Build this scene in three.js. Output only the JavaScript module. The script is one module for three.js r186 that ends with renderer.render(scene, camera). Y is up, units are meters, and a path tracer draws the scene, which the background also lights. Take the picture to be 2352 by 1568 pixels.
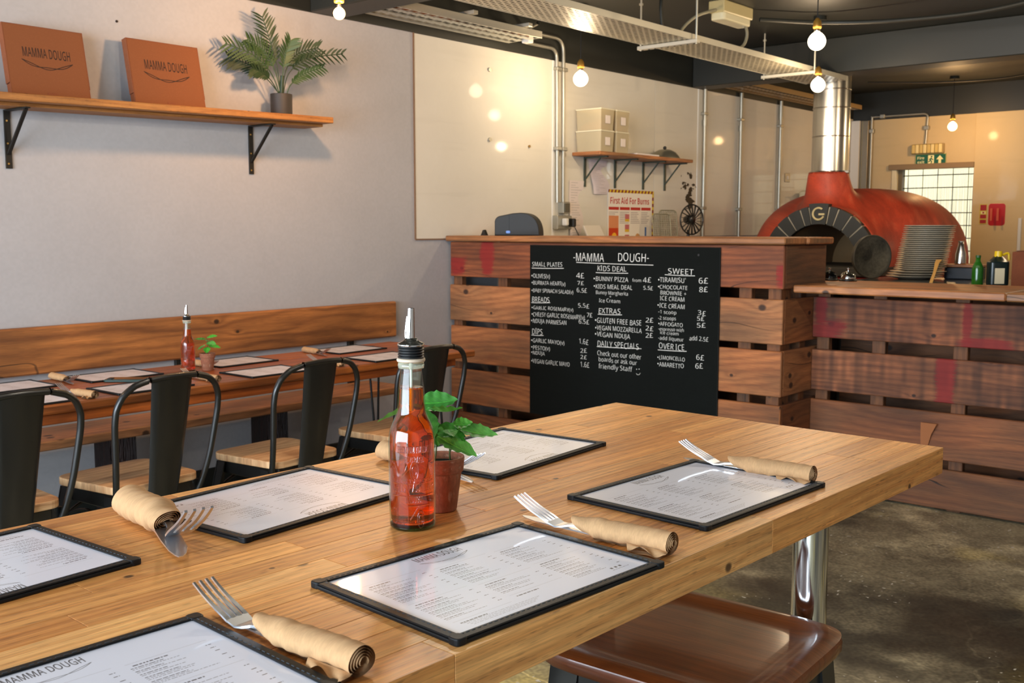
import * as THREE from 'three';
import { mergeGeometries } from 'three/addons/utils/BufferGeometryUtils.js';
import { MarchingCubes } from 'three/addons/objects/MarchingCubes.js';
import { RectAreaLightUniformsLib } from 'three/addons/lights/RectAreaLightUniformsLib.js';

// ---------------------------------------------------------------- camera, sky, daylight, exposure
const scene = new THREE.Scene();
const camera = new THREE.PerspectiveCamera(36.24, 1.5, 0.05, 100);
camera.position.set(0, 1.35, 0);
camera.rotation.order = 'YXZ';
camera.rotation.set(-0.10786, 0.70641, 0);
camera.focus = 1.55;
camera.userData.fStop = 17;
const renderer = new THREE.WebGLRenderer({ antialias: true });
renderer.toneMapping = THREE.LinearToneMapping;
renderer.toneMappingExposure = 0.84;
renderer.shadowMap.enabled = true;
RectAreaLightUniformsLib.init();

const SKY = [2.6, 2.9, 3.3];
scene.background = new THREE.Color().setRGB(...SKY);
const day = new THREE.RectAreaLight(new THREE.Color().setRGB(0.74, 0.87, 1.0), 17.0, 5.2, 2.25);   // daylight entering the shop window
day.position.set(-1.7, 1.25, 2.93); day.lookAt(-1.7, 1.25, -3); day.name = 'shop_window_daylight'; scene.add(day);
const BULB_I = 1.7, BULB_C = new THREE.Color().setRGB(1.0, 0.74, 0.46);

// ---------------------------------------------------------------- helpers
const TAU = Math.PI * 2, rad = (d) => d * Math.PI / 180;
function rng(seed) { let a = seed >>> 0; return () => { a = (a + 0x6D2B79F5) | 0; let t = Math.imul(a ^ (a >>> 15), 1 | a); t = (t + Math.imul(t ^ (t >>> 7), 61 | t)) ^ t; return ((t ^ (t >>> 14)) >>> 0) / 4294967296; }; }
const R = rng(20240);
const taken = {};
function numbered(n) { taken[n] = (taken[n] || 0) + 1; return taken[n] === 1 ? n : n + '_' + String(taken[n] - 1).padStart(3, '0'); }
function mesh(name, geo, mat, parent) { const m = new THREE.Mesh(geo, mat); m.name = name; if (parent) parent.add(m); return m; }
function tag(o, label, category, group) { o.userData.label = label; o.userData.category = category; if (group) o.userData.group = group; return o; }
function thing(name, label, category, [x, y, z] = [0, 0, 0], turn = 0, group) {
  const o = new THREE.Group(); o.name = numbered(name); scene.add(o); o.position.set(x, y, z); o.rotation.y = turn; return tag(o, label, category, group);
}
function solo(name, geo, mat, label, category, group) { const m = mesh(numbered(name), geo, mat); scene.add(m); return tag(m, label, category, group); }
function struct(name, label, category) { const o = new THREE.Group(); o.name = name; scene.add(o); o.userData.kind = 'structure'; return tag(o, label, category); }
function dup(src, [x, y, z], turn, label, group) {
  const c = src.clone(); c.name = numbered(src.name.replace(/_\d{3}$/, '')); scene.add(c); c.position.set(x, y, z); c.rotation.set(0, turn, 0);
  c.userData = { ...src.userData, label }; if (group) c.userData.group = group; return c;
}
function flat(g) { const n = g.index ? g.toNonIndexed() : g; for (const k of Object.keys(n.attributes)) if (!['position', 'normal', 'uv'].includes(k)) n.deleteAttribute(k); return n; }
function merge(list) { return mergeGeometries(list.map(flat), false); }
function T(g, x = 0, y = 0, z = 0, rx = 0, ry = 0, rz = 0) { if (rx) g.rotateX(rx); if (ry) g.rotateY(ry); if (rz) g.rotateZ(rz); return g.translate(x, y, z); }
// uv in metres from the dominant axis of each face, u along the grain axis
function uvm(g, axis = 0, ou = 0, ov = 0) {
  g = flat(g); const p = g.attributes.position, n = g.attributes.normal, uv = new Float32Array(p.count * 2);
  for (let i = 0; i < p.count; i++) {
    const a = [Math.abs(n.getX(i)), Math.abs(n.getY(i)), Math.abs(n.getZ(i))], P = [p.getX(i), p.getY(i), p.getZ(i)];
    let d = a[0] > a[1] ? (a[0] > a[2] ? 0 : 2) : (a[1] > a[2] ? 1 : 2);
    let rest = [0, 1, 2].filter((k) => k !== d), u = rest.includes(axis) ? axis : rest[0], v = rest.find((k) => k !== u);
    uv[2 * i] = P[u] + ou; uv[2 * i + 1] = P[v] + ov + (d === axis ? 0.37 : 0);
  }
  g.setAttribute('uv', new THREE.BufferAttribute(uv, 2)); return g;
}
// box with chamfered edges, 44 triangles
function chamfer(w, h, d, c = 0.003) {
  const H = [w / 2, h / 2, d / 2], pos = [];
  const V = (s, f) => [0, 1, 2].map((k) => s[k] * (k === f ? H[k] : H[k] - c));
  const tri = (a, b, e) => {
    const ab = [b[0] - a[0], b[1] - a[1], b[2] - a[2]], ae = [e[0] - a[0], e[1] - a[1], e[2] - a[2]];
    const n = [ab[1] * ae[2] - ab[2] * ae[1], ab[2] * ae[0] - ab[0] * ae[2], ab[0] * ae[1] - ab[1] * ae[0]];
    const m = [a[0] + b[0] + e[0], a[1] + b[1] + e[1], a[2] + b[2] + e[2]];
    if (n[0] * m[0] + n[1] * m[1] + n[2] * m[2] < 0) pos.push(...a, ...e, ...b); else pos.push(...a, ...b, ...e);
  };
  for (let f = 0; f < 3; f++) for (const s of [-1, 1]) {
    const q = [[-1, -1], [1, -1], [1, 1], [-1, 1]].map(([i, j]) => { const S = [0, 0, 0]; S[f] = s; S[(f + 1) % 3] = i; S[(f + 2) % 3] = j; return V(S, f); });
    tri(q[0], q[1], q[2]); tri(q[0], q[2], q[3]);
  }
  for (let e = 0; e < 3; e++) for (const i of [-1, 1]) for (const j of [-1, 1]) {
    const f1 = (e + 1) % 3, f2 = (e + 2) % 3, mk = (s, f) => { const S = [0, 0, 0]; S[e] = s; S[f1] = i; S[f2] = j; return V(S, f); };
    tri(mk(-1, f1), mk(1, f1), mk(1, f2)); tri(mk(-1, f1), mk(1, f2), mk(-1, f2));
  }
  for (const i of [-1, 1]) for (const j of [-1, 1]) for (const k of [-1, 1]) tri(V([i, j, k], 0), V([i, j, k], 1), V([i, j, k], 2));
  const g = new THREE.BufferGeometry(); g.setAttribute('position', new THREE.Float32BufferAttribute(pos, 3)); g.computeVertexNormals(); g.setAttribute('uv', new THREE.Float32BufferAttribute(new Float32Array(pos.length / 3 * 2), 2)); return g;
}
// a box between two corners, uv in metres
function box(x0, x1, y0, y1, z0, z1, axis = 0, c = 0, ou = 0, ov = 0) {
  const w = Math.abs(x1 - x0), h = Math.abs(y1 - y0), d = Math.abs(z1 - z0), g = c ? chamfer(w, h, d, c) : new THREE.BoxGeometry(w, h, d);
  return uvm(g.translate((x0 + x1) / 2, (y0 + y1) / 2, (z0 + z1) / 2), axis, ou, ov);
}
function tube(pts, r, seg = 24, rs = 8, tension) { return flat(new THREE.TubeGeometry(new THREE.CatmullRomCurve3(pts.map((p) => new THREE.Vector3(...p)), false, 'catmullrom', tension ?? 0.5), seg, r, rs, false)); }
function rod(a, b, r, rs = 10) {
  const A = new THREE.Vector3(...a), B = new THREE.Vector3(...b), d = B.clone().sub(A), g = new THREE.CylinderGeometry(r, r, d.length(), rs);
  g.applyQuaternion(new THREE.Quaternion().setFromUnitVectors(new THREE.Vector3(0, 1, 0), d.clone().normalize())); return flat(g.translate(...A.add(B).multiplyScalar(0.5).toArray()));
}
function lathe(pts, seg = 40) { return flat(new THREE.LatheGeometry(pts.map((p) => new THREE.Vector2(...p)), seg)); }
// path of straight legs with rounded corners
function bendPath(pts, r, n = 6) {
  const out = [pts[0]];
  for (let i = 1; i < pts.length - 1; i++) {
    const a = new THREE.Vector3(...pts[i - 1]), b = new THREE.Vector3(...pts[i]), c = new THREE.Vector3(...pts[i + 1]);
    const p = b.clone().add(a.clone().sub(b).setLength(r)), q = b.clone().add(c.clone().sub(b).setLength(r));
    for (let k = 0; k <= n; k++) { const t = k / n; out.push(p.clone().multiplyScalar((1 - t) * (1 - t)).addScaledVector(b, 2 * t * (1 - t)).addScaledVector(q, t * t).toArray()); }
  }
  out.push(pts[pts.length - 1]); return out;
}
class Poly extends THREE.Curve { constructor(p) { super(); this.p = p.map((q) => new THREE.Vector3(...q)); this.L = [0]; for (let i = 1; i < p.length; i++) this.L.push(this.L[i - 1] + this.p[i].distanceTo(this.p[i - 1])); } getPoint(t, o = new THREE.Vector3()) { const s = t * this.L[this.L.length - 1]; let i = 1; while (i < this.L.length - 1 && this.L[i] < s) i++; return o.lerpVectors(this.p[i - 1], this.p[i], (s - this.L[i - 1]) / (this.L[i] - this.L[i - 1])); } }
function pipe(pts, r, bend = 0.05, seg = 60, rs = 8) { return flat(new THREE.TubeGeometry(new Poly(bendPath(pts, bend)), seg, r, rs, false)); }
// rectangular bar swept along points [x,y,z,width,thickness]; side = direction of the width
function sweep(pts, side = [0, 0, 1]) {
  const S = new THREE.Vector3(...side), pos = [], ring = pts.map((p, i) => {
    const a = new THREE.Vector3(...pts[Math.max(0, i - 1)].slice(0, 3)), b = new THREE.Vector3(...pts[Math.min(pts.length - 1, i + 1)].slice(0, 3)), t = b.sub(a).normalize(), up = new THREE.Vector3().crossVectors(S, t).normalize(), c = new THREE.Vector3(...p.slice(0, 3));
    return [[-1, -1], [1, -1], [1, 1], [-1, 1]].map(([u, v]) => c.clone().addScaledVector(S, u * p[3] / 2).addScaledVector(up, v * p[4] / 2));
  });
  const quad = (a, b, c, d) => { for (const v of [a, b, c, a, c, d]) pos.push(v.x, v.y, v.z); };
  for (let i = 0; i < ring.length - 1; i++) for (let k = 0; k < 4; k++) quad(ring[i][k], ring[i + 1][k], ring[i + 1][(k + 1) % 4], ring[i][(k + 1) % 4]);
  const e = ring.length - 1; quad(ring[0][0], ring[0][1], ring[0][2], ring[0][3]); quad(ring[e][3], ring[e][2], ring[e][1], ring[e][0]);
  const g = new THREE.BufferGeometry(); g.setAttribute('position', new THREE.Float32BufferAttribute(pos, 3)); g.computeVertexNormals(); g.setAttribute('uv', new THREE.Float32BufferAttribute(new Float32Array(pos.length / 3 * 2), 2)); return g;
}
// surface from a function of two parameters
function surf(fn, nu, nv) {
  const pos = [], uv = [], idx = [];
  for (let j = 0; j <= nv; j++) for (let i = 0; i <= nu; i++) { pos.push(...fn(i / nu, j / nv)); uv.push(i / nu, j / nv); }
  for (let j = 0; j < nv; j++) for (let i = 0; i < nu; i++) { const a = j * (nu + 1) + i, b = a + 1, c = a + nu + 1, d = c + 1; idx.push(a, b, d, a, d, c); }
  const g = new THREE.BufferGeometry(); g.setAttribute('position', new THREE.Float32BufferAttribute(pos, 3)); g.setAttribute('uv', new THREE.Float32BufferAttribute(uv, 2)); g.setIndex(idx); g.computeVertexNormals(); return g;
}
function roundRect(w, d, r) {
  const s = new THREE.Shape(), x = w / 2, y = d / 2;
  s.moveTo(-x + r, -y); s.lineTo(x - r, -y); s.quadraticCurveTo(x, -y, x, -y + r); s.lineTo(x, y - r); s.quadraticCurveTo(x, y, x - r, y); s.lineTo(-x + r, y); s.quadraticCurveTo(-x, y, -x, y - r); s.lineTo(-x, -y + r); s.quadraticCurveTo(-x, -y, -x + r, -y); return s;
}
// rounded slab lying flat: top at y = 0
function slab(w, d, h, r, bev = 0.002) { const g = new THREE.ExtrudeGeometry(roundRect(w - 2 * bev, d - 2 * bev, r), { depth: h - 2 * bev, bevelEnabled: true, bevelThickness: bev, bevelSize: bev, bevelSegments: 2, curveSegments: 6 }); return flat(g.rotateX(Math.PI / 2).translate(0, -bev, 0)); }

// ---------------------------------------------------------------- noise and textures
function hash(x, y, s) { let h = Math.imul(x, 374761393) ^ Math.imul(y, 668265263) ^ Math.imul(s, 2147483647 - 1013904223); h = Math.imul(h ^ (h >>> 13), 1274126177); return ((h ^ (h >>> 16)) >>> 0) / 4294967296; }
function vn(x, y, px, py, s) {
  const xi = Math.floor(x), yi = Math.floor(y), fx = x - xi, fy = y - yi, m = (a, b) => ((a % b) + b) % b;
  const x0 = m(xi, px), x1 = m(xi + 1, px), y0 = m(yi, py), y1 = m(yi + 1, py), u = fx * fx * (3 - 2 * fx), v = fy * fy * (3 - 2 * fy);
  const a = hash(x0, y0, s), b = hash(x1, y0, s), c = hash(x0, y1, s), d = hash(x1, y1, s);
  return a + (b - a) * u + (c - a) * v + (a - b - c + d) * u * v;
}
function fbm(u, v, fx, fy, s, o = 4) { let t = 0, a = 0.5, n = 0; for (let i = 0; i < o; i++) { t += a * vn(u * fx, v * fy, fx, fy, s + i * 17); n += a; a *= 0.5; fx *= 2; fy *= 2; } return t / n; }
const mix = (a, b, t) => a + (b - a) * t, clamp = (x, a = 0, b = 1) => Math.min(b, Math.max(a, x)), sm = (a, b, x) => { const t = clamp((x - a) / (b - a)); return t * t * (3 - 2 * t); };
function dataTex(w, h, fn, srgb = true) {
  const d = new Uint8Array(w * h * 4), o = [0, 0, 0, 255];
  for (let j = 0; j < h; j++) for (let i = 0; i < w; i++) { o[3] = 255; fn((i + 0.5) / w, (j + 0.5) / h, o); const k = 4 * (j * w + i); d[k] = clamp(o[0], 0, 255); d[k + 1] = clamp(o[1], 0, 255); d[k + 2] = clamp(o[2], 0, 255); d[k + 3] = o[3]; }
  const t = new THREE.DataTexture(d, w, h); t.wrapS = t.wrapT = THREE.RepeatWrapping; t.magFilter = THREE.LinearFilter; t.minFilter = THREE.LinearFilter; if (srgb) t.colorSpace = THREE.SRGBColorSpace; t.needsUpdate = true; return t;
}
const per = (t, su, sv = su) => { t.repeat.set(1 / su, 1 / sv); return t; };
// wood: u along the grain over su metres, v across over sv metres; also a height map
function wood(seed, w, h, su, sv, c0, c1, o = {}) {
  const r = rng(seed), K = []; for (let i = 0; i < (o.knots ?? 5); i++) K.push([r(), r(), (o.knotR ?? 0.012) * (0.5 + r()), r()]);
  const bump = new Uint8Array(w * h * 4), rf = o.rings ?? 14, aspect = su / sv;
  const map = dataTex(w, h, (u, v, out) => {
    let ph = 0, core = 0;
    for (const [ku, kv, kr] of K) {
      let du = Math.abs(u - ku); du = Math.min(du, 1 - du) * su; let dv = Math.abs(v - kv); dv = Math.min(dv, 1 - dv) * sv;
      const d = Math.hypot(du * 0.45, dv); if (d < kr * 9) ph += 1.6 * Math.exp(-d / (kr * 1.6)); const e = Math.hypot(du * 0.75, dv); if (e < kr * 1.4) core = Math.max(core, 1 - sm(kr * 0.6, kr * 1.4, e));
    }
    const warp = fbm(u, v, Math.max(1, Math.round(su * 1.2)), Math.max(2, Math.round(sv * 7)), seed + 3, 3);
    const ring = 0.5 + 0.5 * Math.sin(TAU * (v * rf + warp * (o.warp ?? 5) + ph)), band = fbm(u, v, Math.max(1, Math.round(su * 1.6)), Math.round(sv * 40), seed + 5, 4);
    const fib = vn(u * su * 14, v * sv * 900, Math.round(su * 14), Math.round(sv * 900), seed + 7), fib2 = vn(u * su * 40, v * sv * 420, Math.round(su * 40), Math.round(sv * 420), seed + 8), pat = fbm(u, v, Math.max(2, Math.round(su * 3)), Math.max(2, Math.round(sv * 5)), seed + 11, 4);
    let t = clamp(0.42 * Math.pow(ring, 1.6) + 0.75 * (band - 0.18)), L = 0.86 + 0.17 * fib + 0.10 * fib2;
    L *= mix(1 - (o.patch ?? 0.25), 1 + (o.patch ?? 0.25) * 0.6, pat);
    if (o.saw) L *= 1 - o.saw * 0.5 + o.saw * vn(u * su * 46, v * 2, Math.round(su * 46), 2, seed + 21) * (0.6 + 0.6 * vn(u * su * 9, v * 3, Math.round(su * 9), 3, seed + 22));
    if (o.pores) { const q = vn(u * su * 55, v * sv * 1100, Math.round(su * 55), Math.round(sv * 1100), seed + 25); L *= 1 - o.pores * sm(0.72, 0.9, q) * (0.4 + 0.6 * ring); }
    let crack = 0; if (o.crack) { const q = Math.abs(fbm(u, v, Math.max(1, Math.round(su * 1.1)), Math.max(2, Math.round(sv * 5)), seed + 31, 3) - 0.5); crack = (1 - sm(0.0015, 0.006, q)) * sm(0.45, 0.62, vn(u * su * 2.2, v * 2, Math.max(1, Math.round(su * 2.2)), 2, seed + 33)) * o.crack; }
    const gr = o.grey ? o.grey * sm(0.42, 0.75, fbm(u, v, Math.max(1, Math.round(su * 2)), Math.max(2, Math.round(sv * 6)), seed + 41, 4)) : 0, g = [128, 112, 90];
    for (let k = 0; k < 3; k++) { let c = mix(c0[k], c1[k], t) * L; c = mix(c, g[k] * L, gr); c = mix(c, c1[k] * 0.35, core * (o.knotDark ?? 0.85)); c *= 1 - 0.75 * crack; out[k] = c; }
    if (o.red) for (const [a, b, ru, rv] of o.red) { const e = Math.pow(Math.pow(Math.abs((u - a) / ru), 4) + Math.pow(Math.abs((v - b) / rv), 4), 0.25) + (pat - 0.5) * 1.3 + (fib - 0.5) * 0.6, m = 0.72 * (1 - sm(0.7, 1.1, e)); out[0] = mix(out[0], 138, m); out[1] = mix(out[1], 24, m); out[2] = mix(out[2], 30, m); }
    const B = clamp(0.55 + 0.25 * (fib - 0.5) + 0.2 * (fib2 - 0.5) - 0.15 * (t - 0.5) - 0.8 * crack - 0.2 * core) * 255, k = 4 * (Math.min(h - 1, Math.floor(v * h)) * w + Math.min(w - 1, Math.floor(u * w))); bump[k] = bump[k + 1] = bump[k + 2] = B; bump[k + 3] = 255;
  });
  const bt = new THREE.DataTexture(bump, w, h); bt.wrapS = bt.wrapT = THREE.RepeatWrapping; bt.magFilter = THREE.LinearFilter; bt.needsUpdate = true;
  per(map, su, sv); per(bt, su, sv); return { map, bumpMap: bt };
}
function canvasTex(w, h, draw) { const c = document.createElement('canvas'); c.width = w; c.height = h; const x = c.getContext('2d'); draw(x, w, h); const t = new THREE.CanvasTexture(c); t.colorSpace = THREE.SRGBColorSpace; t.magFilter = THREE.LinearFilter; return t; }
const std = (o) => new THREE.MeshStandardMaterial(o), phy = (o) => new THREE.MeshPhysicalMaterial(o);
const tint = (m, c) => { const n = m.clone(); n.color.set(c); return n; };

// ---------------------------------------------------------------- materials
const oakT = wood(11, 2048, 768, 1.2, 0.4, [246, 188, 116], [206, 140, 76], { rings: 26, warp: 8, knots: 9, knotR: 0.0045, patch: 0.16, pores: 0.22 });
const oak = ['#ffffff', '#f3e6d4', '#fff4e2', '#e9d3b8', '#f8ecdc'].map((c) => std({ ...oakT, color: c, roughness: 0.42, bumpScale: 0.00025 }));
const palletT = wood(23, 1024, 512, 2.0, 0.6, [192, 138, 94], [136, 92, 62], { rings: 16, warp: 5, knots: 9, knotR: 0.011, patch: 0.34, crack: 0.9, grey: 0.35 });
const pallet = ['#f2dcc4', '#e6c8a8', '#bc9e84', '#a8947e'].map((c) => std({ ...palletT, color: c, roughness: 0.72, bumpScale: 0.0016 }));
const sawnT = (seed, red, saw = 0.5) => wood(seed, 1024, 160, 2.2, 0.25, [150, 104, 74], [98, 64, 46], { rings: 8, warp: 3, knots: 4, knotR: 0.009, patch: 0.35, saw, crack: 0.6, red });
const benchT = wood(37, 1024, 512, 2.6, 0.6, [176, 112, 58], [112, 66, 34], { rings: 10, warp: 4, knots: 12, knotR: 0.01, patch: 0.3, crack: 0.5 });
const benchW = std({ ...benchT, roughness: 0.55, bumpScale: 0.0007 }), benchSeat = std({ ...palletT, color: '#fff2e2', roughness: 0.55, bumpScale: 0.0007 });
const tableW = ['#ffd9b0', '#f6c79c', '#ffe0bc'].map((c) => std({ ...benchT, color: c, roughness: 0.4, bumpScale: 0.0006 }));
const shelfW = std({ ...oakT, color: '#b4a38c', roughness: 0.6, bumpScale: 0.0005 });
const seatT = wood(51, 512, 512, 0.45, 0.45, [236, 192, 142], [190, 140, 96], { rings: 12, warp: 5, knots: 1, knotR: 0.02, patch: 0.12, knotDark: 0.1 });
const seatW = std({ ...seatT, roughness: 0.45, bumpScale: 0.0004 });
const stoolW = phy({ ...seatT, color: '#94643f', roughness: 0.45, bumpScale: 0.0003, clearcoat: 0.5, clearcoatRoughness: 0.12 });
const darkWood = std({ ...benchT, color: '#5a4030', roughness: 0.7 });
const counterTop = std({ ...palletT, color: '#ffe6c4', roughness: 0.5, bumpScale: 0.0008 });
const plasterT = per(dataTex(512, 512, (u, v, o) => { const n = fbm(u, v, 6, 6, 71, 4), f = vn(u * 180, v * 180, 180, 180, 72), s = 172 + 9 * (n - 0.5) + 5 * (f - 0.5); o[0] = s; o[1] = s - 2; o[2] = s - 1; }), 2);
const plasterB = per(dataTex(512, 512, (u, v, o) => { o[0] = o[1] = o[2] = 255 * (0.5 * fbm(u, v, 20, 20, 75, 4) + 0.5 * vn(u * 120, v * 120, 120, 120, 76)); }, false), 1.4);
const plaster = std({ map: plasterT, bumpMap: plasterB, bumpScale: 0.0004, roughness: 0.85 });
const cladT = per(dataTex(512, 512, (u, v, o) => { const n = fbm(u, v, 4, 4, 81, 5), sc = fbm(u, v, 3, 40, 82, 3); const s = 212 + 12 * (n - 0.5) - 3 * sm(0.62, 0.8, sc); o[0] = s; o[1] = s - 5; o[2] = s - 18; }), 1.6);
const cladding = phy({ map: cladT, roughness: 0.62, clearcoat: 0.55, clearcoatRoughness: 0.035 });
const blackPaint = std({ color: '#20221e', roughness: 0.5 });
const blackMetal = phy({ color: '#0b0c0b', roughness: 0.42, clearcoat: 0.5, clearcoatRoughness: 0.16 });
const ironBracket = std({ color: '#26221d', roughness: 0.6, metalness: 0.5 });
const chrome = std({ color: '#e2e2e0', roughness: 0.09, metalness: 1 });
const steel = std({ color: '#d6d4ce', roughness: 0.2, metalness: 1 });
const cutlery = std({ color: '#e6e8ec', roughness: 0.3, metalness: 1 });
const galv = std({ color: '#a9a79c', roughness: 0.42, metalness: 0.75 });
const vinyl = phy({ color: '#0d1114', roughness: 0.5, specularIntensity: 0.6 });
const white = std({ color: '#dcdad4', roughness: 0.5 });
const cardboardT = per(dataTex(256, 256, (u, v, o) => { const n = fbm(u, v, 8, 8, 91, 4), f = vn(u * 128, v * 128, 128, 128, 92), s = 1 + 0.14 * (n - 0.5) + 0.10 * (f - 0.5); o[0] = 122 * s; o[1] = 68 * s; o[2] = 38 * s; }), 0.3);
const cardboard = std({ map: cardboardT, roughness: 0.9 });
const terracottaT = per(dataTex(256, 256, (u, v, o) => { const n = fbm(u, v, 6, 6, 95, 5), f = vn(u * 90, v * 90, 90, 90, 96), w = sm(0.6, 0.8, fbm(u, v, 4, 4, 97, 4)), s = 0.9 + 0.3 * (n - 0.5) + 0.12 * (f - 0.5); o[0] = mix(158, 178, w) * s; o[1] = mix(98, 138, w) * s; o[2] = mix(70, 112, w) * s; }), 0.12);
const terracotta = std({ map: terracottaT, roughness: 0.85, bumpMap: terracottaT, bumpScale: 0.0004 });
const napkinT = per(dataTex(256, 256, (u, v, o) => { const n = fbm(u, v, 10, 10, 101, 4), f = vn(u * 128, v * 128, 128, 128, 102), s = 1 + 0.10 * (n - 0.5) + 0.08 * (f - 0.5); o[0] = 190 * s; o[1] = 150 * s; o[2] = 106 * s; }), 1);
const napkinM = std({ map: napkinT, roughness: 0.92, side: THREE.DoubleSide });
const leafT = dataTex(128, 128, (u, v, o) => { const vein = Math.abs(u - 0.5) < 0.02 ? 0.25 : 0, side = (Math.abs(((v * 7 + Math.abs(u - 0.5) * 5) % 1) - 0.5) < 0.05 ? 0.14 : 0), n = fbm(u, v, 6, 6, 111, 3), s = 0.9 + 0.25 * (n - 0.5) + vein + side; o[0] = 104 * s; o[1] = 190 * s; o[2] = 78 * s; });
const basil = ['#ffffff', '#c8ffb0', '#a8d8b0', '#eaffd0'].map((c) => phy({ map: leafT, color: c, roughness: 0.6, side: THREE.DoubleSide, transmission: 0.3, thickness: 0 }));
const stemM = std({ color: '#3c5a28', roughness: 0.7 });
const palmM = ['#1c3418', '#26421d', '#162c13'].map((c) => std({ color: c, roughness: 0.55, side: THREE.DoubleSide }));
const soil = std({ color: '#24332c', roughness: 1 });

// ================================================================ the room
const WX = -4.55, ZB = -10.9, ZF = 3.0, XR = 2.6, CY = 2.76, PT = 2.5;   // left wall, back wall, shop front, right wall, ceiling, top of the white paint
{
  const floorT = per(dataTex(1024, 1024, (u, v, o) => {
    const n = fbm(u, v, 4, 4, 201, 5), m = fbm(u, v, 9, 9, 202, 5), f = vn(u * 400, v * 400, 400, 400, 203), d = sm(0.52, 0.72, fbm(u, v, 6, 6, 204, 5)), y = sm(0.5, 0.75, fbm(u, v, 5, 5, 205, 4)), sp = vn(u * 260, v * 260, 260, 260, 206), sc = Math.abs(fbm(u, v, 5, 5, 207, 4) - 0.5);
    let s = 0.9 + 0.6 * (n - 0.5) + 0.4 * (m - 0.5) + 0.3 * (f - 0.5) + 0.3 * (fbm(u, v, 40, 40, 209, 3) - 0.5); let c = [146 + 26 * y, 138 + 16 * y, 112 - 22 * y];
    s *= 1 - 0.5 * d; s *= 1 + 0.35 * sm(0.55, 0.75, fbm(u, v, 11, 11, 208, 4)); if (sp > 0.935 && m > 0.47) { c = [196, 194, 184]; s = 1; } if (sc < 0.004) s *= 1.25;
    for (let k = 0; k < 3; k++) o[k] = c[k] * s;
  }), 3.2);
  const floorR = per(dataTex(256, 256, (u, v, o) => { const n = fbm(u, v, 8, 8, 211, 5); o[0] = o[2] = 0; o[1] = 255 * (0.42 + 0.5 * (n - 0.3)); }, false), 2.2);
  const fl = struct('floor', 'worn stained concrete floor', 'floor');
  mesh('slab', box(WX - 0.2, XR + 0.2, -0.2, 0, ZB - 0.2, ZF + 0.2, 0), std({ map: floorT, roughnessMap: floorR, roughness: 1, metalness: 0 }), fl);

  const wl = struct('wall_left', 'off-white wall with glossy cladding panels further along', 'wall');
  mesh('plaster', box(WX - 0.2, WX, 0, CY, ZB - 0.2, ZF + 0.2, 2), plaster, wl);
  mesh('upper_band', box(WX - 0.001, WX + 0.008, PT, CY, ZB, ZF, 2), blackPaint, wl);
  const cuts = [-4.43, -5.765, -7.05, -7.71, -8.40, -9.17, -9.9, ZB];
  for (let i = 0; i + 1 < cuts.length; i++) { const g = box(WX - 0.001, WX + 0.006, 1.288, PT - 0.002, cuts[i] - 0.002, cuts[i + 1] + 0.002, 2, 0.001, i * 0.7, i * 0.3); mesh('panel', g, cladding, wl); }
  for (const z of [-5.765, -7.71]) mesh('joint_strip', box(WX + 0.004, WX + 0.010, 1.29, PT - 0.003, z - 0.012, z + 0.012, 1, 0.001), white, wl);
  const edge = std({ color: '#7a5c44', roughness: 0.6 });
  mesh('edge_trim', box(WX - 0.001, WX + 0.009, 1.285, PT, -4.432, -4.426, 1), edge, wl);
  mesh('edge_trim', box(WX - 0.001, WX + 0.009, 1.280, 1.288, -4.72, -4.43, 2), edge, wl);
  for (const [y, z] of [[2.36, -5.10], [1.92, -5.10]]) { mesh('screw_cap', T(new THREE.CylinderGeometry(0.013, 0.013, 0.012, 16), WX + 0.010, y, z, 0, 0, Math.PI / 2), galv, wl); }
  mesh('screw_cap', T(new THREE.CylinderGeometry(0.009, 0.009, 0.01, 12), WX + 0.010, 1.90, -5.5, 0, 0, Math.PI / 2), std({ color: '#8a6a34', roughness: 0.5 }), wl);
  mesh('nail_hole', T(new THREE.CylinderGeometry(0.006, 0.006, 0.004, 10), WX + 0.001, 2.29, -2.55, 0, 0, Math.PI / 2), std({ color: '#2a2019', roughness: 0.9 }), wl);
  const bbd = struct('baseboard_left', 'dark painted rail along the foot of the white wall', 'baseboard');
  mesh('rail', box(WX, WX + 0.02, 0.0, 0.14, -4.6, ZF, 2, 0.003), blackPaint, bbd);

  const wb = struct('wall_back', 'warm white rear wall with a barred doorway', 'wall');
  const DX0 = -4.11, DX1 = -3.30, DY = 1.955;
  const wallB = phy({ map: cladT, color: '#f4dcb0', roughness: 0.62, clearcoat: 0.5, clearcoatRoughness: 0.06 });
  mesh('plaster', merge([box(WX, DX0, 0, CY, ZB - 0.2, ZB, 0), box(DX1, XR + 0.2, 0, CY, ZB - 0.2, ZB, 0), box(DX0, DX1, DY, CY, ZB - 0.2, ZB, 0)]), wallB, wb);
  mesh('upper_band', box(WX, XR, 2.475, CY, ZB, ZB + 0.008, 0), blackPaint, wb);
  mesh('panel', box(-3.295, XR, 0, 2.475, ZB - 0.001, ZB + 0.02, 0, 0.002), wallB, wb);
  mesh('corner_post', box(WX + 0.008, WX + 0.10, 0, 2.475, ZB, ZB + 0.06, 1, 0.003), white, wb);
  mesh('corner_strip', box(-2.86, -2.83, 0.9, 1.45, ZB + 0.02, ZB + 0.03, 1, 0.002), white, wb);

  const wr = struct('wall_right', 'plain off-white wall out of view', 'wall');
  mesh('plaster', box(XR, XR + 0.2, 0, CY, ZB - 0.2, ZF + 0.2, 2), tint(plaster, '#e8e0d6'), wr);
  const wf = struct('wall_front', 'shop front wall round the street window', 'wall');
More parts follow.
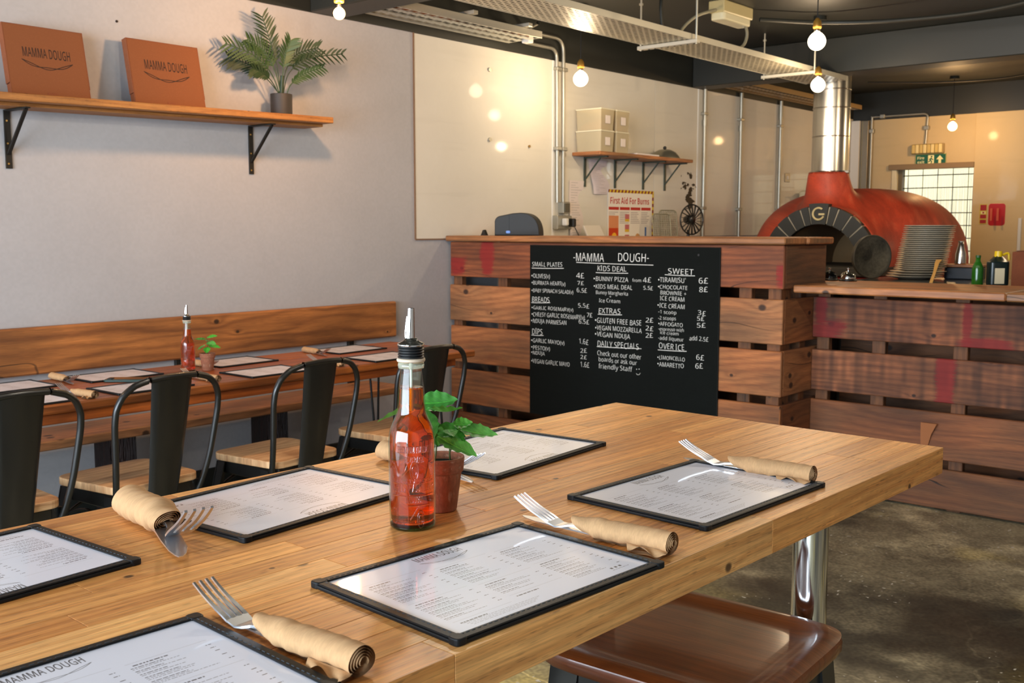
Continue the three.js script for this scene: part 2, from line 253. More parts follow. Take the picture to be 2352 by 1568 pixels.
  mesh('plaster', merge([box(WX, XR, 0, 0.1, ZF, ZF + 0.2, 0), box(WX, XR, 2.4, CY, ZF, ZF + 0.2, 0), box(WX, -4.35, 0.1, 2.4, ZF, ZF + 0.2, 0), box(0.95, XR, 0.1, 2.4, ZF, ZF + 0.2, 0)]), tint(plaster, '#a89a88'), wf);
  const w1 = struct('window_1', 'street window of the shop front', 'window');
  for (const x of [-4.35, -3.025, -1.7, -0.375, 0.95]) mesh('mullion', box(x - 0.03, x + 0.03, 0.1, 2.4, ZF + 0.05, ZF + 0.12, 1, 0.004), blackPaint, w1);
  for (const y of [0.1, 2.4]) mesh('rail', box(-4.35, 0.95, y - 0.03, y + 0.03, ZF + 0.05, ZF + 0.12, 0, 0.004), blackPaint, w1);
  for (let i = 0; i < 4; i++) mesh('pane', box(-4.32 + i * 1.325, -3.055 + i * 1.325, 0.13, 2.37, ZF + 0.083, ZF + 0.087, 0), phy({ color: '#ffffff', roughness: 0.02, transmission: 1, thickness: 0 }), w1);

  const ce = struct('ceiling', 'black painted ceiling with downstand beams', 'ceiling');
  mesh('slab', box(WX - 0.2, XR + 0.2, CY, CY + 0.2, ZB - 0.2, ZF + 0.2, 0), blackPaint, ce);
  for (const z of [-3.66, -7.6]) mesh('beam', box(WX + 0.009, XR, PT, CY, z - 0.22, z, 0, 0.006), blackPaint, ce);

  // barred doorway to the yard
  const d1 = struct('door_1', 'barred doorway in the rear wall with a chain curtain, bright yard behind', 'door');
  mesh('frame', merge([box(DX0 - 0.03, DX1 + 0.01, DY - 0.005, DY + 0.05, ZB - 0.02, ZB + 0.03, 0, 0.004)]), std({ color: '#8a7458', roughness: 0.7 }), d1);
  mesh('jamb', box(DX0, DX0 + 0.045, 0, DY, ZB - 0.12, ZB + 0.012, 1, 0.003), std({ color: '#e2d6b4', roughness: 0.6 }), d1);
  mesh('jamb', box(DX0 + 0.045, DX0 + 0.085, 0, DY, ZB - 0.14, ZB - 0.05, 1, 0.003), std({ color: '#6a6048', roughness: 0.6 }), d1);
  const bar = std({ color: '#4a4838', roughness: 0.5, metalness: 0.5 });
  for (let i = 0; i < 15; i++) mesh('bar', rod([DX0 + 0.085, 0.1 + i * 0.128, ZB - 0.1], [DX1, 0.1 + i * 0.128, ZB - 0.1], 0.0055, 6), bar, d1);
  for (let i = 0; i < 5; i++) mesh('bar', rod([DX0 + 0.13 + i * 0.15, 0.03, ZB - 0.108], [DX0 + 0.13 + i * 0.15, DY, ZB - 0.108], 0.0035, 6), bar, d1);
  const r = rng(5), cur = [];
  for (let i = 0; i < 44; i++) { const x = DX0 + 0.1 + i * 0.0162, sw = (r() - 0.5) * 0.10 + (i < 22 ? 0.06 : -0.02); cur.push(tube([[x, DY - 0.01, ZB - 0.15], [x + sw * 0.2, 1.4, ZB - 0.15 - r() * 0.02], [x + sw * 0.6, 0.8, ZB - 0.15], [x + sw, 0.12, ZB - 0.16]], 0.0022, 8, 5)); }
  const cu = mesh('chain_curtain', merge(cur), std({ color: '#b9bdc4', roughness: 0.3, metalness: 0.6 }), d1); cu.userData.kind = 'stuff';
}
{ // the yard seen through the doorway
  const y = struct('ground', 'pale paved yard behind the rear doorway', 'ground');
  mesh('paving', box(-9, 3, -0.25, -0.05, -18, ZB - 0.2, 0), std({ color: '#cfc8b8', roughness: 0.9 }), y);
  const g = thing('yard_wall', 'sunlit cream rendered wall of the yard behind the barred doorway', 'wall', [0, 0, 0]);
  mesh('render', box(-9, -1.2, -0.05, 3.4, -15.2, -15, 0), std({ color: '#f0dfae', roughness: 0.9 }), g);
  const v = thing('parked_van', 'white van parked in the yard, seen through the rear doorway', 'van', [-5.9, -0.05, -13.4]);
  mesh('body', T(slab(1.5, 2.4, 1.0, 0.12, 0.05), 0, 1.28, 0), std({ color: '#dfe6f2', roughness: 0.35 }), v);
  mesh('window', box(-0.6, 0.6, 0.85, 1.12, 1.19, 1.21, 0, 0.003), std({ color: '#2a4a8a', roughness: 0.15 }), v);
  for (const x of [-0.55, 0.55]) mesh('wheel', T(new THREE.CylinderGeometry(0.3, 0.3, 0.18, 20), x, 0.3, 0.9, 0, 0, Math.PI / 2), std({ color: '#222222', roughness: 0.8 }), v);
}

// ================================================================ ceiling services
function bulb(x, y, z, label, o = {}) {
  const r = o.r ?? 0.0475, t = thing('pendant_bulb', label, 'light bulb', [x, y, z], 0, 'bare globe bulbs on cords');
  const g = new THREE.SphereGeometry(r, 28, 20), p = g.attributes.position;
  for (let i = 0; i < p.count; i++) { const yy = p.getY(i) / r; if (yy > 0.55) { const k = (yy - 0.55) / 0.45; p.setY(i, p.getY(i) + k * k * r * 0.10); } }
  mesh('globe', g, std({ color: '#ffffff', emissive: new THREE.Color().setRGB(1, o.warm ?? 0.82, o.blue ?? 0.56), emissiveIntensity: o.glow ?? 9, roughness: 0.3 }), t);
  mesh('cap', T(lathe([[0, 0], [r * 0.34, 0], [r * 0.36, 0.012], [r * 0.3, 0.024], [0, 0.024]], 20), 0, r * 0.98, 0), steel, t);
  mesh('socket', T(lathe([[0, 0], [0.021, 0], [0.023, 0.01], [0.021, 0.035], [0.012, 0.05], [0.006, 0.056], [0, 0.056]], 20), 0, r * 0.98 + 0.022, 0), std({ color: '#b98a3c', roughness: 0.35, metalness: 0.7 }), t);
  mesh('cord', rod([0, r + 0.07, 0], [0, CY - y, 0], 0.0032, 8), std({ color: o.cord ?? '#161616', roughness: 0.8 }), t);
  mesh('ceiling_rose', T(new THREE.CylinderGeometry(0.04, 0.045, 0.025, 24), 0, CY - y - 0.013, 0), blackPaint, t);
  const l = new THREE.PointLight(o.c ? new THREE.Color().setRGB(...o.c) : BULB_C, (o.i ?? 1) * BULB_I, 0, 2); l.castShadow = true; l.shadow.radius = 2; l.name = 'bulb_light'; t.add(l); return t;
}
bulb(-3.74, 2.315, -3.18, 'small warm orange bulb hanging over the pizza box shelf', { r: 0.027, warm: 0.62, blue: 0.25, i: 1.9, c: [1, 0.54, 0.24] });
bulb(-4.09, 2.30, -5.47, 'bare globe bulb close to the white cladding above the black dome', { i: 0.8 });
bulb(-2.50, 2.355, -5.47, 'bare globe bulb hanging highest, above the metal cable tray end', {});
bulb(-3.09, 2.31, -6.80, 'bare globe bulb hanging in front of the shiny oven flue', {});
bulb(-3.31, 2.30, -10.24, 'bare globe bulb by the rear wall near the fire exit sign', { r: 0.042, warm: 0.7, blue: 0.3, i: 1.0, c: [1, 0.58, 0.24] });
bulb(-3.74, 2.315, -0.7, 'bare bulb over the near end of the bench table', { i: 1.9, c: [1, 0.60, 0.30] });
bulb(-2.2, 2.315, -2.3, 'bare bulb between the oak table and the chairs', { i: 1.8, c: [1, 0.90, 0.74] });
bulb(0.4, 2.315, -3.2, 'bare bulb over the open concrete floor', { i: 2.2, c: [1, 0.84, 0.64] });
bulb(-1.1, 2.31, -6.8, 'bare bulb above the prep bench carton', { i: 2.0 });
bulb(-0.9, 2.31, -9.4, 'bare bulb in the far kitchen corner', { i: 1.6 });
bulb(-1.30, 2.315, -3.1, 'bare bulb over the aisle between oak table and slatted counter', { i: 0.9, c: [1, 0.90, 0.78] });
bulb(-0.95, 2.315, -0.15, 'bare bulb above the near end of the oak table', { i: 0.8, c: [1, 0.92, 0.82] });

{ // big suspended cable tray
  const perf = dataTex(256, 256, (u, v, o) => { const fx = (u * 10) % 1, fy = (v * 8 + (Math.floor(u * 10) % 2) * 0.5) % 1; const hole = fx > 0.3 && fx < 0.7 && fy > 0.2 && fy < 0.8; o[0] = o[1] = o[2] = hole ? 0 : 255; }, false); per(perf, 0.32, 0.30);
  const sheet = std({ color: '#c9c2ac', roughness: 0.4, metalness: 0.35, alphaMap: perf, alphaTest: 0.5, side: THREE.DoubleSide });
  const edge = std({ color: '#c6c2b2', roughness: 0.4, metalness: 0.4 });
  const t = thing('cable_tray', 'wide perforated metal cable tray hung on rods under the ceiling', 'cable tray', [0, 0, 0]);
  const x0 = -3.62, x1 = -3.30, y = 2.462, z0 = -2.7, z1 = -7.76;
  mesh('perforated_base', uvm(T(new THREE.PlaneGeometry(x1 - x0, z0 - z1), (x0 + x1) / 2, y, (z0 + z1) / 2, Math.PI / 2), 2), sheet, t);
  for (const x of [x0, x1]) mesh('side_lip', box(x - 0.004, x + 0.004, y - 0.002, y + 0.034, z1, z0, 2, 0.001), edge, t);
  mesh('packed_cables', merge([0, 1, 2, 3].map((k) => tube([[x0 + 0.05 + k * 0.06, y + 0.016, z0], [x0 + 0.07 + k * 0.05, y + 0.014, -4.5], [x0 + 0.05 + k * 0.06, y + 0.016, -6], [x0 + 0.06 + k * 0.06, y + 0.014, z1]], 0.012, 30, 6))), std({ color: '#6b6656', roughness: 0.8 }), t);
  for (const z of [-5.5, -7.12]) {
    mesh('strut', box(x0 - 0.05, x1 + 0.05, y - 0.026, y - 0.003, z - 0.02, z + 0.02, 0, 0.003), edge, t);
    for (let k = 0; k < 9; k++) mesh('strut_slot', T(new THREE.CylinderGeometry(0.006, 0.006, 0.004, 10), x0 - 0.02 + k * 0.045, y - 0.027, z), std({ color: '#3a382e', roughness: 0.8 }), t);
    for (const x of [x0 - 0.035, x1 + 0.035]) { mesh('hanger_rod', rod([x, y - 0.03, z], [x, CY, z], 0.006, 8), edge, t); mesh('nut', T(new THREE.CylinderGeometry(0.013, 0.013, 0.012, 6), x, CY - 0.05, z), edge, t); }
  }
  const w = thing('wall_cable_tray', 'slotted metal cable tray fixed high along the white wall', 'cable tray', [0, 0, 0]);
  const slot = dataTex(256, 256, (u, v, o) => { const a = (u * 4) % 1, b = (v * 3) % 1; const h1 = a > 0.06 && a < 0.62 && b > 0.30 && b < 0.70, h2 = a > 0.72 && a < 0.9 && b > 0.15 && b < 0.85; o[0] = o[1] = o[2] = h1 || h2 ? 0 : 255; }, false); per(slot, 0.28, 0.27);
  const sheet2 = std({ color: '#c4c6bc', roughness: 0.4, metalness: 0.35, alphaMap: slot, alphaTest: 0.5, side: THREE.DoubleSide });
  mesh('slotted_base', uvm(T(new THREE.PlaneGeometry(0.27, 1.36), -4.375, 2.545, -4.58, Math.PI / 2), 2), sheet2, w);
  for (const x of [-4.51, -4.24]) mesh('side_lip', box(x - 0.003, x + 0.003, 2.543, 2.585, -5.26, -3.90, 2, 0.001), edge, w);
  mesh('end_box', box(-4.40, -4.34, 2.53, 2.60, -5.30, -5.25, 0, 0.004), white, w);
  for (const z of [-4.1, -4.6, -5.1]) mesh('strut', box(-4.54, -4.2, 2.588, 2.61, z - 0.02, z + 0.02, 0, 0.002), edge, w);
  mesh('packed_cable', tube([[-4.33, 2.56, -3.95], [-4.30, 2.556, -4.4], [-4.36, 2.556, -4.8], [-4.30, 2.56, -5.2]], 0.01, 24, 6), std({ color: '#8b5a3a', roughness: 0.7 }), w);
  const w2 = thing('wall_cable_tray', 'rusty slotted cable tray along the wall behind the oven flue', 'cable tray', [0, 0, 0]);
  mesh('slotted_base', uvm(T(new THREE.PlaneGeometry(0.25, 2.5), -4.38, 2.54, -9.15, Math.PI / 2), 2), tint(sheet2, '#9a7f56'), w2);
  for (const x of [-4.505, -4.255]) mesh('side_lip', box(x - 0.003, x + 0.003, 2.538, 2.58, -10.4, -7.9, 2, 0.001), std({ color: '#a08458', roughness: 0.5, metalness: 0.3 }), w2);
}
{ // conduits on the left wall
  const g1 = merge([pipe([[-4.37, 2.572, -5.27], [WX + 0.03, 2.572, -5.40], [WX + 0.03, 2.572, -5.77], [WX + 0.03, 1.53, -5.785]], 0.0125, 0.07, 70), pipe([[-4.28, 2.645, -5.27], [WX + 0.03, 2.645, -5.42], [WX + 0.03, 2.645, -5.845], [WX + 0.03, 1.53, -5.85]], 0.0125, 0.09, 70)]);
  const c = thing('conduit', 'pair of bent steel conduits running down to the wall sockets', 'conduit', [0, 0, 0]);
  mesh('pipes', g1, galv, c);
  for (const y of [2.44, 1.90]) for (const z of [-5.785, -5.85]) mesh('saddle_clip', box(WX + 0.0085, WX + 0.048, y - 0.012, y + 0.012, z - 0.028, z + 0.028, 1, 0.004), galv, c);
  const s = thing('socket_box', 'pair of grey metal wall sockets with plugs under the conduits', 'socket', [WX + 0.006, 0, 0]);
  mesh('box', box(0, 0.05, 1.455, 1.535, -5.90, -5.82, 1, 0.004), galv, s); mesh('face', box(0.05, 0.056, 1.465, 1.525, -5.89, -5.83, 1, 0.002), tint(galv, '#6a675c'), s);
  mesh('box', box(0, 0.05, 1.345, 1.44, -5.92, -5.755, 1, 0.004), galv, s); mesh('plug', box(0.05, 0.09, 1.37, 1.42, -5.835, -5.80, 1, 0.006), white, s); mesh('plug', box(0.05, 0.10, 1.36, 1.42, -5.91, -5.87, 1, 0.008), blackMetal, s);
  mesh('cable', tube([[0.09, 1.37, -5.89], [0.11, 1.29, -5.92], [0.05, 1.24, -5.93]], 0.004, 16, 6), blackMetal, s);
  const lab = ['grey steel conduit running down the cladding next to the small shelf', 'grey steel conduit on the cladding, second along from the small shelf', 'grey steel conduit on the cladding nearest the red oven'];
  [[-7.775, 0.9], [-8.40, 0.9], [-9.165, 0.9]].forEach(([z, y], i) => {
    const t = thing('conduit', lab[i], 'conduit', [WX + 0.03, 0, z]); mesh('pipe', rod([0, y, 0], [0, 2.53, 0], 0.016, 12), galv, t);
    mesh('coupling', rod([0, i === 2 ? 2.36 : 2.2, 0], [0, (i === 2 ? 2.36 : 2.2) + 0.05 + (i === 2 ? 0.08 : 0), 0], 0.021, 12), galv, t); for (const q of [2.30, 1.52]) mesh('saddle_clip', box(-0.026, 0.018, q - 0.012, q + 0.012, -0.03, 0.03, 1, 0.004), galv, t);
  });
  // rear wall conduit to the emergency light
  const b = thing('conduit', 'thin conduit bending over the rear wall down to the emergency light', 'conduit', [0, 0, 0]);
  mesh('pipe', merge([pipe([[-4.34, 2.505, ZB + 0.03], [-3.755, 2.505, ZB + 0.03], [-3.77, 2.204, ZB + 0.03]], 0.011, 0.05, 50), rod([-4.33, 1.2, ZB + 0.03], [-4.33, 2.50, ZB + 0.03], 0.013)]), galv, b);
  mesh('trunking', box(-4.42, -4.36, 1.0, 2.47, ZB + 0.005, ZB + 0.05, 1, 0.003), tint(galv, '#8a8272'), b);
  for (const [x, y] of [[-3.765, 2.36], [-4.33, 2.36], [-4.22, 2.505]]) mesh('saddle_clip', box(x - 0.025, x + 0.025, y - 0.02, y + 0.02, ZB + 0.004, ZB + 0.05, 1, 0.004), galv, b);
}
{ // fittings on the rear wall
  const e = thing('emergency_light', 'ribbed emergency bulkhead light above the fire exit sign', 'light fitting', [-3.745, 2.10, ZB + 0.009]);
  mesh('body', box(-0.16, 0.16, 0, 0.10, 0, 0.04, 0, 0.006), std({ color: '#a08a5c', roughness: 0.5 }), e);
  for (let i = 0; i < 8; i++) mesh('diffuser_rib', box(-0.152 + i * 0.038, -0.118 + i * 0.038, 0.006, 0.094, 0.04, 0.062, 1, 0.006), std({ color: i % 2 ? '#e2cf94' : '#c9b06c', roughness: 0.3 }), e);
  const sign = canvasTex(512, 192, (x, w, h) => {
    x.fillStyle = '#0c5a44'; x.fillRect(0, 0, w, h); x.strokeStyle = '#c9c46a'; x.lineWidth = 6; x.strokeRect(4, 4, w - 8, h - 8); x.fillStyle = '#f4ecb0'; x.font = 'bold 66px sans-serif'; x.fillText('Fire', 30, 86); x.fillText('exit', 34, 156);
    x.fillRect(214, 20, 100, 152); x.fillStyle = '#0c5a44'; x.beginPath(); x.arc(272, 46, 15, 0, 7); x.fill(); x.lineWidth = 17; x.strokeStyle = '#0c5a44'; x.lineCap = 'round'; x.beginPath(); x.moveTo(266, 70); x.lineTo(254, 108); x.lineTo(276, 130); x.lineTo(268, 164); x.moveTo(254, 108); x.lineTo(226, 134); x.moveTo(264, 76); x.lineTo(238, 92); x.moveTo(268, 76); x.lineTo(294, 98); x.stroke();
    x.strokeStyle = '#f4ecb0'; x.fillStyle = '#f4ecb0'; x.beginPath(); x.moveTo(410, 24); x.lineTo(470, 96); x.lineTo(432, 96); x.lineTo(432, 164); x.lineTo(388, 164); x.lineTo(388, 96); x.lineTo(350, 96); x.fill();
  });
  const s = solo('exit_sign', new THREE.BoxGeometry(0.305, 0.112, 0.004), [0, 0, 0, 0, 1, 0].map((k) => k ? std({ map: sign, roughness: 0.35 }) : std({ color: '#0c5a44' })), 'green fire exit sign with running man and arrow over the doorway', 'sign'); s.position.set(-3.72, 2.043, ZB + 0.012);
  const rb = thing('fire_blanket_box', 'red plastic fire blanket case on the rear wall', 'fire blanket', [-3.06, 1.365, ZB + 0.021]);
  mesh('case', T(slab(0.175, 0.235, 0.06, 0.03, 0.012).rotateX(Math.PI / 2), 0, 0.12, 0), std({ color: '#b3101c', roughness: 0.35 }), rb);
  for (let i = 0; i < 2; i++) mesh('lettering_strip', box(-0.045 + i * 0.06, -0.025 + i * 0.06, 0.06, 0.18, 0.0595, 0.061, 1), std({ color: '#c8583c', roughness: 0.5 }), rb);
  const rs = canvasTex(96, 256, (x, w, h) => { x.fillStyle = '#c8b84a'; x.fillRect(0, 0, w, h); x.fillStyle = '#a01820'; x.fillRect(8, 8, w - 16, 74); x.fillRect(8, 134, w - 16, 50); x.fillRect(8, 200, w - 16, 46); x.fillStyle = '#e8dca0'; x.fillRect(18, 92, w - 36, 34); x.fillStyle = '#a01820'; x.fillRect(38, 98, 22, 22); });
  const sg = solo('fire_notice', new THREE.BoxGeometry(0.07, 0.195, 0.003), [0, 0, 0, 0, 1, 0].map((k) => k ? std({ map: rs, roughness: 0.5 }) : white), 'narrow red and yellow fire notice next to the red case', 'sign'); sg.position.set(-3.185, 1.49, ZB + 0.0225);
}
{ // emergency fitting and cables under the ceiling
  const f = thing('ceiling_light_fitting', 'boxy beige emergency light fitting under the black ceiling above the tray', 'light fitting', [-3.36, CY, -6.08]);
  mesh('body', box(-0.055, 0.055, -0.075, 0, -0.19, 0.19, 2, 0.006), std({ color: '#b5a97e', roughness: 0.5 }), f);
  mesh('diffuser', T(slab(0.10, 0.36, 0.05, 0.02, 0.01), 0, -0.07, 0), phy({ color: '#d8d2b4', roughness: 0.2, clearcoat: 0.6 }), f);
  const cab = (n, l, pts, r, c) => solo(n, tube(pts, r, 50, 8), std({ color: c, roughness: 0.5 }), l, 'cable');
  cab('flexible_conduit', 'pale flexible conduit looping from the tray up to the light fitting', [[-3.42, 2.49, -5.55], [-3.43, 2.56, -5.62], [-3.40, 2.64, -5.72], [-3.37, 2.69, -5.86], [-3.36, 2.70, -5.90]], 0.010, '#8d8872');
  cab('flexible_conduit', 'short flexible conduit dropping from the light fitting to the tray', [[-3.33, 2.67, -6.20], [-3.33, 2.60, -6.24], [-3.34, 2.53, -6.22], [-3.36, 2.49, -6.16]], 0.010, '#7f7a66');
  cab('corrugated_hose', 'dark corrugated hose hanging down to the cable tray', [[-3.45, CY, -5.42], [-3.45, 2.65, -5.40], [-3.45, 2.50, -5.42]], 0.012, '#22241f');
  cab('ceiling_cable', 'dark cable sagging across the black ceiling to the right', [[-3.3, 2.70, -6.35], [-3.0, 2.695, -6.7], [-2.55, 2.66, -6.75], [-2.0, 2.64, -6.7], [-1.45, 2.67, -6.55], [-0.8, 2.72, -6.4]], 0.014, '#2c2d28');
  cab('ceiling_cable', 'thin cable looped under the rear part of the ceiling', [[-4.0, 2.73, -9.9], [-3.4, 2.70, -10.1], [-2.8, 2.69, -10.1], [-2.2, 2.72, -9.8]], 0.008, '#3a352a');
}

// ================================================================ slatted counters
const ZU = -4.714, ZL = -5.055;
const redUp = sawnT(61, [[0.14, 0.55, 0.022, 0.6], [0.03, 0.2, 0.03, 0.25]], 0), redL1 = sawnT(62, [[0.03, 0.12, 0.05, 0.25], [0.02, 0.6, 0.015, 0.5], [0.345, 0.5, 0.012, 0.55], [0.38, 0.08, 0.06, 0.12]]), redL2 = sawnT(63, [[0.305, 0.5, 0.017, 0.75]]);
const redUpM = std({ ...redUp, color: '#ffd0a8', roughness: 0.72, bumpScale: 0.001 }), redM1 = std({ ...redL1, color: '#e2c4a8', roughness: 0.75, bumpScale: 0.001 }), redM2 = std({ ...redL2, color: '#ecd2b8', roughness: 0.75, bumpScale: 0.001 });
{
  const c = thing('pay_counter', 'tall slatted reclaimed wood counter with the chalk menu board on it', 'counter', [0, 0, 0]);
  const rows = [[1.055, 1.268], [0.782, 1.003], [0.522, 0.748], [0.262, 0.478], [0.012, 0.205]], x0 = -4.528, x1 = -2.288, ze = -5.2;
  mesh('back_board', box(x0, x1 - 0.026, 0, 1.268, ze, ze + 0.018, 0, 0.002), pallet[3], c);
  rows.forEach(([a, b], i) => {
    const mt = i === 0 ? redUpM : pallet[[0, 0, 1, 1, 2][i]], ou = i === 0 ? -x0 : 0.37 * i + 0.2, ov = i === 0 ? -a : 0.23 * i;
    mesh('plank', box(x0 - (i === 1 ? 0.006 : 0), x1, a, b, ZU - 0.024, ZU, 0, 0.004, ou, ov), mt, c);
    mesh('end_plank', box(x1 - 0.024, x1, a, b, ze, ZU - 0.025, 2, 0.004, 0.5 * i, 0.31 * i), pallet[[3, 1, 0, 2, 3][i]], c);
  });
  for (const x of [-4.49, -4.12, -3.5, -2.9, -2.505, -2.345]) mesh('upright', box(x - 0.035, x + 0.035, 0, 1.26, ZU - 0.068, ZU - 0.026, 1, 0.003, x, 0), pallet[3], c);
  for (const z of [-5.0, -4.82]) mesh('upright', box(x1 - 0.07, x1 - 0.026, 0, 1.26, z - 0.035, z + 0.035, 1, 0.003, z, 0), pallet[3], c);
  mesh('worktop_board', box(-4.538, -2.268, 1.272, 1.306, ZU - 0.20, ZU + 0.035, 0, 0.006, 0.1, 0.1), counterTop, c);
  mesh('worktop_board', box(-4.538, -2.255, 1.272, 1.306, ZU - 0.50, ZU - 0.203, 0, 0.006, 0.7, 0.35), counterTop, c);

  const l = thing('pass_counter', 'lower slatted wood counter with red paint marks and overhanging top', 'counter', [0, 0, 0]);
  const rl = [[0.798, 1.004], [0.526, 0.736], [0.249, 0.478], [0.012, 0.205]], X0 = -2.287, X1 = 0.6;
  mesh('back_board', box(X0, X1, 0, 1.034, -5.44, -5.42, 0, 0.002), pallet[3], l);
  rl.forEach(([a, b], i) => mesh('plank', box(X0, X1, a, b, ZL - 0.024, ZL, 0, 0.004, i < 2 ? -X0 : 0.9 * i, i < 2 ? -a : 0.27 * i), [redM1, redM2, pallet[2], pallet[3]][i], l));
  for (const x of [-2.24, -1.95, -1.56, -1.1, -0.6, 0.0]) mesh('upright', box(x - 0.033, x + 0.033, 0, 1.035, ZL - 0.068, ZL - 0.026, 1, 0.003, x, 0), pallet[3], l);
  mesh('splinter', sweep([[-1.70, 0.30, ZL + 0.002, 0.03, 0.004], [-1.69, 0.37, ZL + 0.012, 0.05, 0.005], [-1.675, 0.425, ZL + 0.022, 0.075, 0.004]], [1, 0, 0]), pallet[1], l);
  mesh('worktop_board', box(-2.284, -1.30, 1.036, 1.073, -5.45, -4.81, 0, 0.006, 0.3, 0.2), counterTop, l);
  mesh('worktop_board', box(-1.297, 0.6, 1.036, 1.073, -5.45, -4.80, 0, 0.006, 1.3, 0.05), counterTop, l);
  const s = thing('prep_bench', 'dark stone prep bench behind the lower counter', 'worktop', [0, 0, 0]);
  mesh('slab', box(-2.40, 0.6, 1.022, 1.058, -6.42, -5.455, 0, 0.004), phy({ color: '#2a2c2a', roughness: 0.35, clearcoat: 0.4 }), s);
  mesh('base', box(-2.36, 0.55, 0, 1.02, -6.38, -5.505, 0, 0.004), std({ color: '#5b5a55', roughness: 0.5, metalness: 0.6 }), s);
}
{ // chalk board
  const L = [["-MAMMA", 314, 84, 214, 47],["DOUGH-", 617, 80, 206, 46],["SMALL PLATES", 14, 122, 225, 26],["•OLIVES(v)", 10, 190, 139, 25],["4£", 337, 181, 59, 30],["•BURRATA HEART(v)", 11, 229, 251, 23],["7£", 344, 221, 50, 22],["•BABY SPINACH SALAD(v)", 11, 274, 308, 22],["6.5£", 341, 263, 74, 25],["BREADS", 12, 331, 136, 31],["•GARLIC ROSEMARY(v)", 11, 376, 309, 21],["5.5£", 351, 349, 80, 25],["•CHEESY GARLIC ROSEMARY(v)", 11, 416, 390, 25],["7£", 411, 399, 43, 25],["•NDUJA PARMESAN", 8, 455, 265, 25],["6.5£", 355, 440, 77, 25],["DIPS", 13, 522, 83, 34],["•GARLIC MAYO(v)", 8, 571, 250, 24],["1.6£", 359, 556, 68, 30],["•PESTO(v)", 9, 613, 143, 24],["2£", 369, 606, 50, 25],["•NDUJA", 9, 643, 104, 22],["2£", 370, 641, 47, 23],["•VEGAN GARLIC MAYO", 9, 694, 288, 25],["1.6£", 370, 686, 65, 30],["KIDS DEAL", 481, 137, 198, 29],["•BUNNY PIZZA", 457, 193, 234, 25],["from", 716, 190, 60, 17],["4£", 785, 191, 53, 28],["•KIDS MEAL DEAL", 458, 236, 260, 25],["5.5£", 786, 231, 64, 21],["Bunny Margherita", 473, 267, 219, 20],["+", 564, 286, 18, 17],["Ice Cream", 495, 312, 146, 21],["EXTRAS", 491, 373, 152, 30],["•GLUTEN FREE BASE", 469, 427, 311, 29],["2£", 803, 408, 53, 26],["•VEGAN MOZZARELLA", 470, 468, 312, 26],["2£", 804, 451, 53, 26],["•VEGAN NDUJA", 470, 505, 237, 26],["2£", 805, 490, 51, 26],["DAILY SPECIALS", 486, 559, 280, 32],["Check out our other", 487, 612, 294, 27],["boards or ask our", 496, 645, 257, 25],["friendly Staff", 497, 685, 225, 27],["SWEET", 940, 141, 155, 30],["•TIRAMISU'", 878, 186, 173, 26],["6£", 1124, 186, 59, 30],["•CHOCOLATE", 878, 222, 184, 21],["8£", 1128, 229, 54, 27],["BROWNIE +", 893, 253, 162, 21],["ICE CREAM", 893, 284, 154, 23],["•ICE CREAM", 877, 323, 171, 24],["-1 scoop", 883, 354, 115, 19],["3£", 1124, 351, 49, 25],["-2 scoops", 884, 387, 112, 19],["5£", 1118, 380, 47, 23],["•AFFOGATO", 885, 420, 152, 21],["5£", 1117, 415, 57, 25],["-espresso with", 885, 445, 160, 18],["ice cream", 897, 465, 117, 18],["-add liqueur", 886, 495, 158, 20],["add 2.5£", 1076, 485, 115, 23],["OVER ICE", 890, 543, 160, 31],["•LIMONCELLO", 882, 601, 172, 21],["6£", 1118, 584, 50, 28],["•AMARETTO", 883, 639, 166, 24],["6£", 1113, 631, 50, 28]], U = [[339, 93, 848, 97], [14, 133, 248, 129], [12, 337, 150, 331], [13, 529, 102, 526], [475, 147, 688, 145], [491, 380, 651, 375], [486, 563, 780, 553], [923, 146, 1103, 147], [887, 551, 1061, 546]];
  const cb = canvasTex(1536, 1230, (x, w, h) => {
    const s = w / 1245, r = rng(77); x.fillStyle = '#0e110f'; x.fillRect(0, 0, w, h);
    for (let i = 0; i < 900; i++) { x.fillStyle = `rgba(150,160,150,${0.012 + 0.02 * r()})`; x.fillRect(r() * w, r() * h, 20 + 60 * r(), 1 + 3 * r()); }
    x.fillStyle = x.strokeStyle = '#eceae2'; x.lineCap = 'round'; x.textBaseline = 'alphabetic';
    for (const [t, X, Y, W, H] of L) {
      const f = H * s / 0.72; x.font = `${f}px sans-serif`; const nat = x.measureText(t).width; x.save(); x.translate(X * s, Y * s); x.scale(W * s / nat, 1); let px = 0; x.lineWidth = H * s * 0.035;
      for (const ch of t) { x.save(); x.translate(px, (r() - 0.5) * H * 0.16); x.rotate((r() - 0.5) * 0.14); x.fillText(ch, 0, 0); x.strokeStyle = '#0e110f'; x.strokeText(ch, 0, 0); x.strokeStyle = '#eceae2'; x.restore(); px += x.measureText(ch).width; } x.restore();
    }
    x.lineWidth = 4; for (const [a, b, c, d] of U) { x.beginPath(); x.moveTo(a * s, b * s); x.quadraticCurveTo((a + c) / 2 * s, (b + d) / 2 * s + 3, c * s, d * s); x.stroke(); }
    x.lineWidth = 2.5; x.beginPath(); x.arc(752 * s, 668 * s, 2, 0, 7); x.stroke(); x.beginPath(); x.arc(768 * s, 666 * s, 2, 0, 7); x.stroke(); x.beginPath(); x.arc(762 * s, 684 * s, 14 * s, 0.2, 2.6); x.stroke();
  });
  const b = thing('chalkboard', 'black chalkboard price list fixed to the front of the tall counter', 'chalkboard', [-3.2525, 0.265, ZU + 0.001]);
  mesh('panel', box(-0.6225, 0.6225, 0, 0.99, 0, 0.012, 0, 0.002), std({ color: '#0d100e', roughness: 0.8 }), b);
